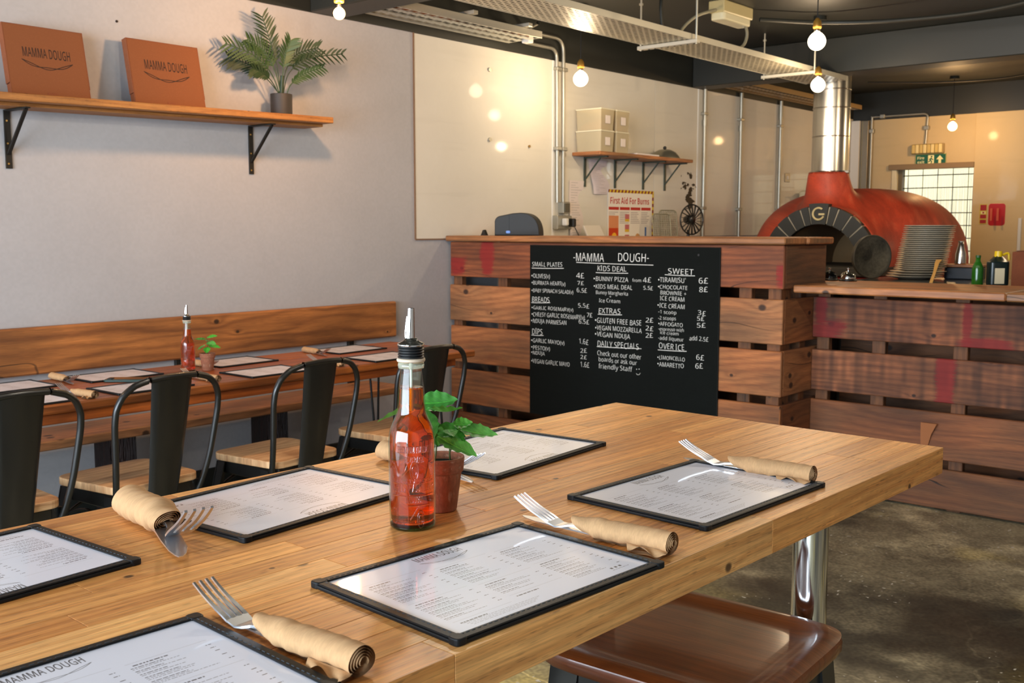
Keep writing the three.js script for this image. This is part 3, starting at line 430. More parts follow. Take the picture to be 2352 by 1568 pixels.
  mesh('chalk_lettering', T(new THREE.PlaneGeometry(1.241, 0.986), 0, 0.495, 0.0125), phy({ map: cb, roughness: 0.9, specularIntensity: 0.3 }), b);
  for (const x of [0.5]) mesh('screw', T(new THREE.CylinderGeometry(0.006, 0.006, 0.004, 10), x, 0.95, 0.0135, Math.PI / 2), blackMetal, b);
}

// ================================================================ bench, wall table, chairs
{
  const b = thing('bench', 'long reclaimed wood wall bench with a plank backrest', 'bench', [0, 0, 0]);
  mesh('seat', box(-4.50, -4.19, 0.44, 0.48, -4.0, 0.6, 2, 0.005, 0.2, 0.1), benchSeat, b);
  mesh('backrest', box(-4.545, -4.507, 0.715, 0.923, -4.235, 0.6, 2, 0.008, 0.3, 0.45), benchW, b);
  for (const z of [-3.19, -2.35, -1.2, -0.2]) mesh('leg', box(-4.42, -4.28, 0, 0.44, z - 0.065, z + 0.065, 1, 0.004), darkWood, b);
  for (const z of [-3.9, -2.8, -1.7, -0.4]) mesh('bracket', box(-4.549, -4.53, 0.44, 0.72, z - 0.02, z + 0.02, 1, 0.002), ironBracket, b);
  const t = thing('wall_table', 'long plank table set along the wall bench', 'table', [0, 0, 0]);
  const zs = -3.80, ze = 0.4; [[-4.10, -3.895], [-3.893, -3.69], [-3.688, -3.48]].forEach(([a, c], i) => mesh('board', box(a, c, 0.717, 0.75, zs, ze, 2, 0.006, 0.4 * i + 0.2, 0.17 * i), tableW[i], t));
  mesh('under_frame', merge([box(-4.06, -3.52, 0.678, 0.716, -3.70, -3.62, 0, 0.004), box(-4.06, -3.52, 0.678, 0.716, -1.6, -1.52, 0, 0.004), box(-3.56, -3.50, 0.678, 0.716, -3.62, 0.2, 2, 0.004)]), tableW[1], t);
  for (const [x, z, dx, dz] of [[-3.58, -3.6, 0.05, -0.05], [-4.0, -3.6, -0.05, -0.05], [-3.58, -2.85, 0.02, 0.05], [-3.58, -1.2, 0.05, 0.05], [-4.0, -1.2, -0.05, 0.05]]) {
    mesh('hairpin_leg', pipe([[x - 0.05, 0.68, z], [x + dx * 0.7, 0.008, z + dz], [x + dx, 0.008, z + dz], [x + 0.05, 0.68, z + 0.02]], 0.006, 0.012, 40, 6), blackMetal, t);
  }
}
function makeChair() {
  const t = thing('metal_chair', 'x', 'chair', [0, 0, 0], 0, 'black metal chairs along the wall table');
  const sh = new THREE.Shape(); sh.moveTo(-0.13, -0.185); sh.lineTo(0.13, -0.185); sh.quadraticCurveTo(0.165, -0.18, 0.17, -0.14); sh.lineTo(0.19, 0.12); sh.quadraticCurveTo(0.19, 0.175, 0.14, 0.18); sh.lineTo(-0.14, 0.18); sh.quadraticCurveTo(-0.19, 0.175, -0.19, 0.12); sh.lineTo(-0.17, -0.14); sh.quadraticCurveTo(-0.165, -0.18, -0.13, -0.185);
  const sg = new THREE.ExtrudeGeometry(sh, { depth: 0.02, bevelEnabled: true, bevelThickness: 0.004, bevelSize: 0.004, bevelSegments: 2, curveSegments: 6 }).rotateX(Math.PI / 2).translate(0, 0.451, 0); // shape y becomes local z after the turn
  sg.scale(1, 1, 1); mesh('seat', uvm(sg, 0, 0.2, 0.2), seatW, t);
  mesh('apron', merge([[0, 0.16, 0.30, 0.02], [0, -0.16, 0.28, 0.02]].map(([x, z, w, d]) => box(x - w / 2, x + w / 2, 0.372, 0.425, z - d / 2, z + d / 2, 0, 0.004)).concat([-1, 1].map((s) => box(s * 0.16 - 0.01, s * 0.16 + 0.01, 0.372, 0.425, -0.16, 0.16, 2, 0.004)))), blackMetal, t);
  const hoop = bendPath([[-0.172, 0.375, -0.165], [-0.190, 0.45, -0.200], [-0.226, 0.818, -0.262], [0, 0.846, -0.288], [0.226, 0.818, -0.262], [0.190, 0.45, -0.200], [0.172, 0.375, -0.165]], 0.135, 8);
  mesh('back_frame', flat(new THREE.TubeGeometry(new THREE.CatmullRomCurve3(hoop.filter((p, i) => i % 2 === 0 || i === hoop.length - 1).map((p) => new THREE.Vector3(...p)), false, 'catmullrom', 0.3), 90, 0.0115, 10)), blackMetal, t);
  mesh('back_splat', (() => { const f = (s) => surf((u, v) => { const w = mix(0.062, 0.084, v), x = (u - 0.5) * 2, y = mix(0.40, 0.834, v), z = mix(-0.200, -0.278, Math.pow(v, 0.9)) - 0.010 * (1 - x * x) - (Math.abs(x) > 0.92 ? -0.008 : 0); return [x * w, y, z + s * 0.0012]; }, 12, 8); const a = f(1), b = f(-1); b.index.array.reverse(); b.computeVertexNormals(); return merge([a, b]); })(), blackMetal, t);
  for (const [sx, sz] of [[-1, 1], [1, 1], [-1, -1], [1, -1]]) mesh('leg', merge([sweep([[sx * 0.155, 0.42, sz * 0.155, 0.055, 0.006], [sx * 0.19, 0.2, sz * 0.19, 0.045, 0.006], [sx * 0.215, 0.0, sz * 0.215, 0.032, 0.006]], [1, 0, 0]), sweep([[sx * 0.178, 0.42, sz * 0.135, 0.05, 0.006], [sx * 0.208, 0.2, sz * 0.172, 0.042, 0.006], [sx * 0.228, 0.0, sz * 0.202, 0.03, 0.006]], [0, 0, 1])]), blackMetal, t);
  for (const [a, b] of [[[-0.17, 0.18], [0.17, 0.18]], [[-0.17, -0.18], [0.17, -0.18]], [[0.18, -0.17], [0.18, 0.17]], [[-0.18, -0.17], [-0.18, 0.17]]]) mesh('brace', tube([[a[0] * 1.08, 0.27, a[1] * 1.08], [mix(a[0], b[0], 0.2), 0.33, mix(a[1], b[1], 0.2)], [mix(a[0], b[0], 0.5), 0.355, mix(a[1], b[1], 0.5)], [mix(a[0], b[0], 0.8), 0.33, mix(a[1], b[1], 0.8)], [b[0] * 1.08, 0.27, b[1] * 1.08]], 0.006, 20, 6), blackMetal, t);
  return t;
}
{
  const c = makeChair(), G = 'black metal chairs along the wall table';
  const S = [[-3.53, -1.44, -88, 'black metal chair with wooden seat, farthest from the chalkboard counter'], [-3.52, -1.955, -85, 'black metal chair with wooden seat drawn up below the table bottle and basil'], [-3.44, -2.56, -87, 'black metal chair with wooden seat, second from the chalkboard counter'], [-3.44, -3.20, -88, 'black metal chair with wooden seat nearest the chalkboard counter']];
  S.forEach(([x, z, a, l], i) => { if (i === 0) { c.position.set(x, 0, z); c.rotation.y = rad(a); c.userData.label = l; } else dup(c, [x, 0, z], rad(a), l, G); });
}

// ================================================================ oak table, stools
const TY = 0.97;
{
  const t = thing('oak_table', 'tall oak butcher-block table laid with menus and cutlery', 'table', [-0.95, 0, -1.3], rad(-1.6));
  const x0 = -1.312 + 0.95, x1 = -0.605 + 0.95, n = 16, w = (x1 - x0) / n, zs = -1.862 + 1.3, ze = 0.42 + 1.3, r = rng(31);
  for (let i = 0; i < n; i++) {
    let z = zs, first = true;
    while (z < ze - 0.01) {
      let L = first ? 0.18 + 0.5 * r() : 0.35 + 0.5 * r(); first = false; if (ze - z - L < 0.2) L = ze - z; const e = Math.min(ze, z + L), sk = 0.018 * ((z - zs) / (ze - zs)) * 0;
      mesh('stave', box(x0 + i * w + 0.0001 + sk, x0 + (i + 1) * w - 0.0001 + sk, TY - 0.046, TY, z + 0.0001, e - 0.0001, 2, 0.0006, r() * 1.2, r() * 0.4), oak[Math.floor(r() * 5)], t); z = e;
    }
  }
  mesh('under_rail', merge([box(x0 + 0.1, x1 - 0.1, TY - 0.062, TY - 0.0462, -0.36, -0.28, 0, 0.003), box(x0 + 0.1, x1 - 0.1, TY - 0.062, TY - 0.0462, 1.4, 1.48, 0, 0.003)]), blackMetal, t);
  for (const [x, z] of [[0.22, -0.32], [-0.215, -0.285], [0.22, 1.44], [-0.215, 1.44]]) { const L = mesh('leg', rod([x, 0, z], [x, TY - 0.062, z], 0.029, 28), chrome, t); mesh('flange', T(new THREE.CylinderGeometry(0.045, 0.045, 0.008, 24), x, TY - 0.067, z), chrome, L); mesh('foot', T(new THREE.CylinderGeometry(0.04, 0.045, 0.02, 24), x, 0.01, z), chrome, L); }
}
function makeStool() {
  const t = thing('bar_stool', 'x', 'stool', [0, 0, 0], 0, 'metal stools tucked under the oak table');
  const N = 28, W = 0.185, top = 0.722, seat = surf((u, v) => { // dished seat with rounded corners
    const a = u * 2 - 1, b = v * 2 - 1, q = Math.max(Math.abs(a), Math.abs(b)), ang = Math.atan2(b, a), rr = 1 / Math.pow(Math.pow(Math.abs(Math.cos(ang)), 7) + Math.pow(Math.abs(Math.sin(ang)), 7), 1 / 7); const x = Math.cos(ang) * rr * q * W, z = Math.sin(ang) * rr * q * W;
    return [x, top - 0.009 * (1 - sm(0.72, 0.86, q)) - 0.006 * sm(0.94, 1, q), z];
  }, N, N); seat.index.array.reverse(); seat.computeVertexNormals();
  const ring = (y, s) => Array.from({ length: 48 }, (_, i) => { const an = i / 48 * TAU, rr = W * s / Math.pow(Math.pow(Math.abs(Math.cos(an)), 7) + Math.pow(Math.abs(Math.sin(an)), 7), 1 / 7); return [Math.cos(an) * rr, y, Math.sin(an) * rr]; });
  const sk = surf((u, v) => { const k = Math.round(u * 48) % 48; return [ring(top - 0.006, 1), ring(top - 0.012, 1.012), ring(top - 0.026, 1.008), ring(top - 0.030, 0.97), ring(top - 0.030, 0.0)][Math.round(v * 4)][k]; }, 48, 4); sk.index.array.reverse(); sk.computeVertexNormals();
  mesh('seat', uvm(merge([seat, sk]), 0, 0.1, 0.3), stoolW, t);
  mesh('apron', merge([-1, 1].flatMap((s) => [box(-0.15, 0.15, 0.63, 0.69, s * 0.155 - 0.004, s * 0.155 + 0.004, 0, 0.001), box(s * 0.155 - 0.004, s * 0.155 + 0.004, 0.63, 0.69, -0.15, 0.15, 2, 0.001)])), blackMetal, t);
  for (const [sx, sz] of [[-1, 1], [1, 1], [-1, -1], [1, -1]]) mesh('leg', merge([sweep([[sx * 0.135, 0.69, sz * 0.158, 0.05, 0.005], [sx * 0.17, 0.3, sz * 0.19, 0.04, 0.005], [sx * 0.195, 0, sz * 0.212, 0.03, 0.005]], [1, 0, 0]), sweep([[sx * 0.158, 0.69, sz * 0.135, 0.05, 0.005], [sx * 0.19, 0.3, sz * 0.17, 0.04, 0.005], [sx * 0.212, 0, sz * 0.195, 0.03, 0.005]], [0, 0, 1])]), blackMetal, t);
  mesh('footrest', merge([-1, 1].flatMap((s) => [box(-0.18, 0.18, 0.235, 0.25, s * 0.195 - 0.003, s * 0.195 + 0.003, 0), box(s * 0.195 - 0.003, s * 0.195 + 0.003, 0.235, 0.25, -0.18, 0.18, 2)])), blackMetal, t);
  return t;
}
{
  const s = makeStool(); s.position.set(-0.80, 0, -1.375); s.rotation.y = rad(3); s.userData.label = 'bar stool with dished glossy wooden seat beside the chrome table leg';
  dup(s, [-0.93, 0, -0.86], rad(-2), 'bar stool with wooden seat mostly hidden under the oak table', 'metal stools tucked under the oak table');
}

// ================================================================ the logo, menus
function logo(x, cx, cy, w, col, lw) { // lettering with a twisted rope smile under it, w = width of the lettering
  x.save(); x.translate(cx, cy); x.fillStyle = x.strokeStyle = col; const f = w * 0.27; x.font = `${f}px sans-serif`; const nat = x.measureText('MAMMA DOUGH').width; x.save(); x.scale(w / nat, 1.0); x.fillText('MAMMA DOUGH', -nat / 2, 0); x.lineWidth = lw * 0.35; x.strokeText('MAMMA DOUGH', -nat / 2, 0); x.restore();
  x.lineWidth = lw; x.lineCap = 'round'; x.beginPath();
  for (let s = -1; s <= 1; s += 2) for (let i = 0; i <= 60; i++) { const t = i / 60 * 2 - 1, X = t * w * 0.52, Y = w * (0.07 + 0.15 * (1 - t * t)) + s * w * 0.022 * Math.sin((t + 1) * Math.PI * 1.5); i ? x.lineTo(X, Y) : x.moveTo(X, Y); }
  x.stroke(); x.restore();
}
const menuT = canvasTex(1400, 990, (x, w, h) => {
  x.fillStyle = '#eaeefb'; x.fillRect(0, 0, w, h); const r = rng(9); logo(x, w / 2, 96, 330, '#3c3c40', 3);
  const line = (a, y, L, c, t) => { x.fillStyle = c; let p = a; while (p < a + L) { const q = Math.min(a + L - p, 6 + 22 * r()); x.fillRect(p, y, q, t); p += q + 5; } };
  [[90, 380], [520, 380], [950, 370]].forEach(([cx, cw], k) => {
    let y = k === 1 ? 235 : 190 + 30 * k; const end = k === 1 ? 820 : 860;
    while (y < end) {
      x.fillStyle = '#b4b4ba'; x.fillRect(cx, y, cw, 2); y += 26; line(cx + 20, y, 120 + 60 * r(), '#4a4a52', 9); y += 26;
      const n = 3 + Math.floor(4 * r()); for (let i = 0; i < n && y < end; i++) { line(cx, y, 90 + 120 * r(), '#5c5c64', 6); for (let q = 0; q < 1 + (r() > 0.5); q++) { y += 15; line(cx, y, 170 + 120 * r(), '#8e8e96', 4.5); } line(cx + cw - 34, y - 15, 26, '#5c5c64', 6); y += 24; }
      y += 22;
    }
  });
  for (let i = 0; i < 4; i++) line(120 + i * 10, 895 + i * 13, 500 - 30 * i, '#a6a6ae', 4); for (let i = 0; i < 3; i++) { x.fillStyle = '#44444a'; x.fillRect(1180 + i * 34, 880, 17, 17); } line(1170, 912, 130, '#9a9aa2', 5);
});
const sheetM = phy({ map: menuT, roughness: 0.38, clearcoat: 0.6, clearcoatRoughness: 0.05 });
function makeMenu() {
  const t = thing('menu', 'x', 'menu', [0, 0, 0], 0), A = 0.318, B = 0.232, e = 0.0115;
  mesh('cover', T(slab(A, B, 0.0042, 0.006, 0.0012), 0, 0.0044, 0), vinyl, t);
  mesh('printed_sheet', T(new THREE.PlaneGeometry(A - 2 * e + 0.001, B - 2 * e + 0.001), 0, 0.00455, 0, -Math.PI / 2), sheetM, t);
  for (const s of [-1, 1]) { mesh('edge_binding', T(chamfer(A - 0.012, 0.0022, e, 0.0008), 0, 0.0055, s * (B / 2 - e / 2 - 0.001)), vinyl, t); mesh('edge_binding', T(chamfer(e, 0.0022, B - 0.012, 0.0008), s * (A / 2 - e / 2 - 0.001), 0.0055, 0), vinyl, t); }
  for (const s of [-1, 1]) { const st = []; for (let i = 0; i < 40; i++) st.push(T(new THREE.BoxGeometry(0.0042, 0.0006, 0.0009), -0.145 + i * 0.00745, 0.0067, s * (B / 2 - 0.009))); for (let i = 0; i < 27; i++) st.push(T(new THREE.BoxGeometry(0.0009, 0.0006, 0.0042), s * (A / 2 - 0.009), 0.0067, -0.098 + i * 0.00745)); const q = mesh('stitching', merge(st), std({ color: '#3a4650', roughness: 0.7 }), t); q.userData.kind = 'stuff'; }
  for (const sx of [-1, 1]) for (const sz of [-1, 1]) mesh('corner_guard', T(slab(0.015, 0.015, 0.0076, 0.004, 0.0014), sx * (A / 2 - 0.0068), 0.0073, sz * (B / 2 - 0.0068)), vinyl, t);
  return t;
}
{
  const m = makeMenu(), D = rad;
  const L = [
    [-0.737, TY, -0.831, 86, 'menu in black binding in front of the tall red bottle on the oak table'],
    [-0.752, TY, -1.298, 87, 'menu in black binding nearest the far right corner of the oak table'],
    [-1.172, TY, -0.876, -86, 'menu in black binding beside the bulky napkin roll on the oak table'],
    [-1.150, TY, -1.315, -86, 'menu in black binding behind the basil pot on the oak table'],
    [-0.768, TY, -0.386, 87, 'menu in black binding at the stool side, farthest from the counter'],
    [-1.178, TY, -0.440, -87, 'menu in black binding at the bench side, farthest from the counter'],
    [-3.985, 0.75, -1.72, -88, 'menu on the bench side of the wall table, farthest from the chalkboard counter'],
    [-3.978, 0.75, -2.155, -89, 'menu on the bench side of the wall table behind the phone'],
    [-3.978, 0.75, -2.735, -88, 'menu on the bench side of the wall table just past the basil pot'],
    [-3.960, 0.75, -3.385, -88, 'menu on the bench side of the wall table nearest the counter'],
    [-3.612, 0.75, -1.60, 91, 'menu on the chair side of the wall table, farthest from the counter'],
    [-3.612, 0.75, -2.065, 91, 'menu on the chair side of the wall table in front of the phone'],
    [-3.605, 0.75, -2.64, 90, 'menu on the chair side of the wall table, second from the counter'],
    [-3.600, 0.75, -3.30, 90, 'menu on the chair side of the wall table nearest the counter'],
  ];
  L.forEach(([x, y, z, a, l], i) => { const g = i < 6 ? 'menus on the oak table' : 'menus on the wall table'; if (!i) { m.position.set(x, y, z); m.rotation.y = D(a); m.userData.label = l; m.userData.group = g; } else dup(m, [x, y, z], D(a), l, g); });
}

// ================================================================ cutlery in napkins
function makeRoll() {
  const t = thing('cutlery_roll', 'x', 'cutlery roll', [0, 0, 0], 0), Rr = 0.0158;
  mesh('napkin', surf((u, v) => {
    const th = -1.9 + v * TAU * 5.15, wob = 0.0011 * Math.sin(u * 23 + th * 2) * sm(0.35, 0.9, u) + 0.0006 * Math.sin(u * 41 - th * 3), r = (Rr * (1.03 - 0.80 * v) + wob * (1 - 0.7 * v)) * (1 - 0.28 * sm(0.72, 1, u)), x = mix(-0.062, 0.068, u) + 0.010 * Math.sin(th) * sm(0.7, 1, u) + 0.004 * v * (u < 0.05 ? -1 : 0);
    return [x, 0.0136 + r * 0.86 * Math.sin(th) + 0.001, r * 1.06 * Math.cos(th) + 0.0015 * Math.sin(u * 7)];
  }, 32, 170), napkinM, t);
  mesh('napkin_flap', surf((u, v) => { const x = mix(-0.064, -0.008, u), w = mix(0.012, 0.007, u) * (1 - 0.25 * Math.sin(u * 3)), z = -0.012 - v * w * 1.7, y = 0.004 + 0.004 * Math.sin(u * 9 + v * 2) * v + 0.003 * v * v + 0.004 * (1 - v); return [x - 0.008 * v, y, z]; }, 16, 6), napkinM, t);
  mesh('napkin_flap', surf((u, v) => { const x = mix(-0.060, -0.014, u), z = -0.010 - v * mix(0.018, 0.008, u), y = 0.0015 + 0.0015 * Math.sin(u * 6) * v; return [x, y, z]; }, 10, 4), napkinM, t);
  const fy = (x) => 0.0125 + (x > 0.092 ? 0.021 * Math.pow((x - 0.092) / 0.062, 1.7) : 0) - 0.004 * Math.exp(-Math.pow((x - 0.097) / 0.014, 2));
  const P = (x, z, w, th) => [x, fy(x), z, w, th], parts = [sweep([P(0.0, 0, 0.012, 0.0024), P(0.04, 0, 0.007, 0.003), P(0.07, 0, 0.0062, 0.003), P(0.082, 0, 0.010, 0.0026), P(0.090, 0, 0.018, 0.0022), P(0.098, 0, 0.0225, 0.002), P(0.109, 0, 0.0248, 0.0018)])];
  for (let k = 0; k < 4; k++) { const z = (k - 1.5) * 0.0068, q = []; for (let i = 0; i <= 9; i++) { const x = mix(0.107, 0.161, i / 9); q.push(P(x, z * (1 + 0.03 * i / 9), mix(0.0046, 0.0024, i / 9), 0.002)); } parts.push(sweep(q)); }
  mesh('fork', merge(parts), cutlery, t);
  mesh('knife', sweep([[0.0, 0.007, 0.0, 0.012, 0.003], [0.06, 0.0065, 0.003, 0.014, 0.0022], [0.10, 0.006, 0.007, 0.017, 0.0016], [0.140, 0.005, 0.012, 0.015, 0.0012], [0.160, 0.0048, 0.0155, 0.009, 0.001], [0.168, 0.0047, 0.0175, 0.003, 0.0008]]), cutlery, t);
  return t;
}
{
  const r0 = makeRoll();
  const L = [
    [-0.713, TY, -0.563, 182, 1, 'napkin roll with fork and knife between the two nearest stool-side menus'],
    [-0.690, TY, -1.020, 183, 1, 'napkin roll with fork and knife right of the red bottle on the oak table'],
    [-0.712, TY, -1.453, 181, 1, 'napkin roll with fork and knife nearest the table corner by the counter'],
    [-1.205, TY, -0.692, -10, 1.5, 'bulky cone-shaped napkin roll with cutlery lying beside the bench-side menu'],
    [-1.200, TY, -1.150, -4, 1.15, 'napkin roll half hidden behind the tall red bottle'],
    [-4.030, 0.75, -1.952, -3, 1.0, 'napkin roll on the bench side of the wall table beside the phone'],
    [-4.000, 0.75, -2.560, -3, 1.0, 'napkin roll on the bench side of the wall table behind the bottle'],
    [-3.990, 0.75, -3.180, -8, 1.0, 'napkin roll on the bench side of the wall table nearest the counter'],
    [-3.560, 0.75, -1.815, 186, 1.0, 'napkin roll on the chair side of the wall table, farthest from the counter'],
    [-3.570, 0.75, -2.330, 184, 1.0, 'napkin roll on the chair side of the wall table by the bottle'],
    [-3.560, 0.75, -2.960, 184, 1.0, 'napkin roll on the chair side of the wall table nearest the counter'],
  ];
  L.forEach(([x, y, z, a, s, l], i) => { const g = i < 5 ? 'cutlery rolls on the oak table' : 'cutlery rolls on the wall table'; let o = r0; if (!i) { o.position.set(x, y, z); o.rotation.y = rad(a); o.userData.label = l; o.userData.group = g; } else o = dup(r0, [x, y, z], rad(a), l, g); if (s > 1) o.scale.set(1.02, s, s); });
}

// ================================================================ chilli oil bottles
const embT = (() => { const t = canvasTex(2048, 1024, (x, w, h) => {
  x.fillStyle = '#000'; x.fillRect(0, 0, w, h); x.fillStyle = x.strokeStyle = '#fff'; x.textAlign = 'center'; const cx = w / 2 + 30, Y = (m) => h * (1 - m / 0.2135); x.font = '54px serif'; x.fillText('PREMIUM ITALIAN', cx, Y(0.1010)); x.fillText('BEVERAGE', cx, Y(0.0885)); x.font = '112px serif'; x.save(); x.translate(cx, Y(0.051)); x.scale(1.12, 1); x.fillText('GALVANINA', 0, 0); x.restore(); x.font = '56px serif'; x.fillText('DAL 1901', cx, Y(0.0375));
  x.lineWidth = 7; for (const [a, b, r] of [[cx, 0.078, 56], [cx - 330, 0.075, 62], [cx + 300, 0.076, 60], [cx + 90, 0.016, 50], [cx - 300, 0.02, 46]]) { x.beginPath(); x.arc(a, Y(b), r, 0, 7); x.stroke(); x.beginPath(); x.arc(a, Y(b), r * 0.55, 0, 7); x.stroke(); } x.strokeRect(cx - 90, Y(0.034), 330, 110); x.beginPath(); x.moveTo(cx - 60, Y(0.016)); x.lineTo(cx + 60, Y(0.033)); x.stroke(); for (const m of [0.0465, 0.0625]) { x.beginPath(); x.moveTo(cx - 340, Y(m)); x.lineTo(cx + 340, Y(m)); x.stroke(); }
}); t.colorSpace = THREE.NoColorSpace; return t; })();
function latheH(pts, H, seg = 64) { const g = new THREE.LatheGeometry(pts.map((p) => new THREE.Vector2(...p)), seg), p = g.attributes.position, uv = g.attributes.uv; for (let i = 0; i < p.count; i++) uv.setY(i, clamp(p.getY(i) / H)); return g; }
function makeBottle() {
  const t = thing('oil_bottle', 'x', 'bottle', [0, 0, 0], 0);
  const prof = [[0.0272, 0.0005], [0.0288, 0.003], [0.0294, 0.008], [0.0292, 0.014], [0.0296, 0.020], [0.0297, 0.06], [0.0297, 0.108], [0.0292, 0.118], [0.0275, 0.127], [0.0245, 0.135], [0.0213, 0.142], [0.0188, 0.150], [0.0175, 0.160], [0.0163, 0.178], [0.0146, 0.192], [0.0133, 0.203], [0.0131, 0.206]];
  const curve = new THREE.SplineCurve(prof.map((p) => new THREE.Vector2(...p))), P = curve.getPoints(70).map((v) => [v.x, v.y]);
  mesh('glass', latheH(P, 0.2135), phy({ color: '#eef6ee', roughness: 0.03, transmission: 1, thickness: 0, ior: 1.5, bumpMap: embT, bumpScale: 0.002 }), t);
  mesh('glass_foot', lathe([[0, 0.0], [0.026, 0.0], [0.0286, 0.003], [0.0288, 0.0055], [0.02, 0.0058], [0, 0.008]], 48), phy({ color: '#b8d8c0', roughness: 0.08, transmission: 1, thickness: 0.01, ior: 1.5, attenuationColor: new THREE.Color('#6fae86'), attenuationDistance: 0.02 }), t);
  const liq = [[0, 0.0082], [0.0262, 0.0082], ...P.filter((p) => p[1] > 0.012 && p[1] < 0.1795).map(([x, y]) => [x - 0.0016, y]), [0.0146, 0.1805], [0.0, 0.1800]];
  mesh('chilli_oil', latheH(liq, 0.2135), phy({ color: '#ffa85a', roughness: 0.0, transmission: 0.95, thickness: 0.05, ior: 1.36, attenuationColor: new THREE.Color().setRGB(1.0, 0.46, 0.012), attenuationDistance: 0.027, bumpMap: embT, bumpScale: 0.004 }), t);
  mesh('neck_ring', T(lathe([[0.0131, 0], [0.0162, 0.0005], [0.0168, 0.004], [0.0162, 0.0075], [0.0131, 0.008]], 32), 0, 0.2045, 0), phy({ color: '#d8ddc8', roughness: 0.08, transmission: 0.7, thickness: 0.003, ior: 1.5 }), t);
  mesh('ring_seal', T(lathe([[0.0131, 0], [0.0176, 0.0005], [0.0182, 0.0025], [0.0176, 0.0045], [0.0131, 0.005]], 32), 0, 0.2128, 0), std({ color: '#cbb9a2', roughness: 0.5 }), t);
  const stop = []; for (let k = 0; k < 5; k++) stop.push([0.0140, 0.2175 + k * 0.0034], [0.0166, 0.2182 + k * 0.0034], [0.0166, 0.2198 + k * 0.0034], [0.0142, 0.2206 + k * 0.0034]);
  mesh('rubber_stopper', lathe([[0, 0.2172], ...stop, [0, 0.2345]], 32), std({ color: '#17191a', roughness: 0.4 }), t);
  mesh('pourer_collar', lathe([[0.0166, 0.2335], [0.0172, 0.2345], [0.0165, 0.2365], [0.0115, 0.2385], [0.0085, 0.2408], [0.0075, 0.243], [0, 0.2432]], 32), chrome, t);
  mesh('pourer_spout', (() => { const g = new THREE.CylinderGeometry(0.0042, 0.0058, 0.040, 24, 1, true); return T(merge([g, T(new THREE.CylinderGeometry(0.0034, 0.0048, 0.040, 24, 1, true), 0, 0, 0)]), 0.0, 0.2605, 0, 0, 0, rad(2)); })(), chrome, t);
  const v = mesh('vent_tube', tube([[0.0045, 0.240, 0], [0.0062, 0.245, 0], [0.0056, 0.255, 0], [0.0036, 0.270, 0]], 0.0019, 16, 8), chrome, t);
  mesh('inner_straw', rod([0, 0.150, 0], [0, 0.218, 0], 0.0018, 8), white, t);
  return t;
}
{
  const b = makeBottle(); b.position.set(-0.946, TY, -0.912); b.rotation.y = rad(46 - 180); b.userData.label = 'glass bottle of red chilli oil with pourer on the oak table';
  dup(b, [-3.876, 0.75, -2.436], rad(60 - 180), 'small-looking red oil bottle with pourer on the wall table', 'chilli oil bottles');
}

// ================================================================ basil pots
function leafGeo(w, L, fold, droop, curl = 0) { return surf((u, v) => { const s = v * L, ww = w * Math.pow(Math.sin(Math.PI * Math.pow(clamp(v * 0.985 + 0.012), 0.80)), 0.85), a = (u - 0.5) * 2, x = a * ww * 0.5 * (1 + 0.05 * Math.sin(v * 40)); return [x, -fold * (1 - Math.abs(a)) * w * 0.5 * Math.sin(Math.PI * v) - droop * s * s / L + curl * a * a * w * 0.12 + 0.0012 * Math.sin(v * 28) * Math.abs(a) * (w / 0.03), s]; }, 8, 14); }
function makeBasil(label, px, py, pz, leaves, stems, k = 1) {
  const t = thing('basil_pot', label, 'potted plant', [px, py, pz], rad(40.5));   // local x = to the right, z = towards the room
  mesh('pot', lathe([[0, 0.002], [0.0215, 0], [0.0228, 0.002], [0.0292, 0.052], [0.0296, 0.054], [0.0318, 0.0545], [0.0335, 0.072], [0.0330, 0.074], [0.0302, 0.074], [0.0285, 0.060], [0, 0.060]].map(([a, b]) => [a * k, b * k]), 40), terracotta, t);
  mesh('soil', T(new THREE.CylinderGeometry(0.0286 * k, 0.0286 * k, 0.004, 28), 0, 0.062 * k, 0), soil, t);
  for (const s of stems) mesh('stem', tube(s.map((p) => p.map((q) => q * k)), 0.0011 * k, 14, 6), stemM, t);
  leaves.forEach(([bx, by, bz, yaw, pitch, roll, L, w, m, droop = 0.25, fold = 0.35], i) => { const g = leafGeo(w * k, L * k, fold, droop); const o = mesh('leaf', g, basil[m], t); o.position.set(bx * k, by * k, bz * k); o.rotation.order = 'YXZ'; o.rotation.set(rad(-pitch), rad(yaw), rad(roll)); });
  return t;
}
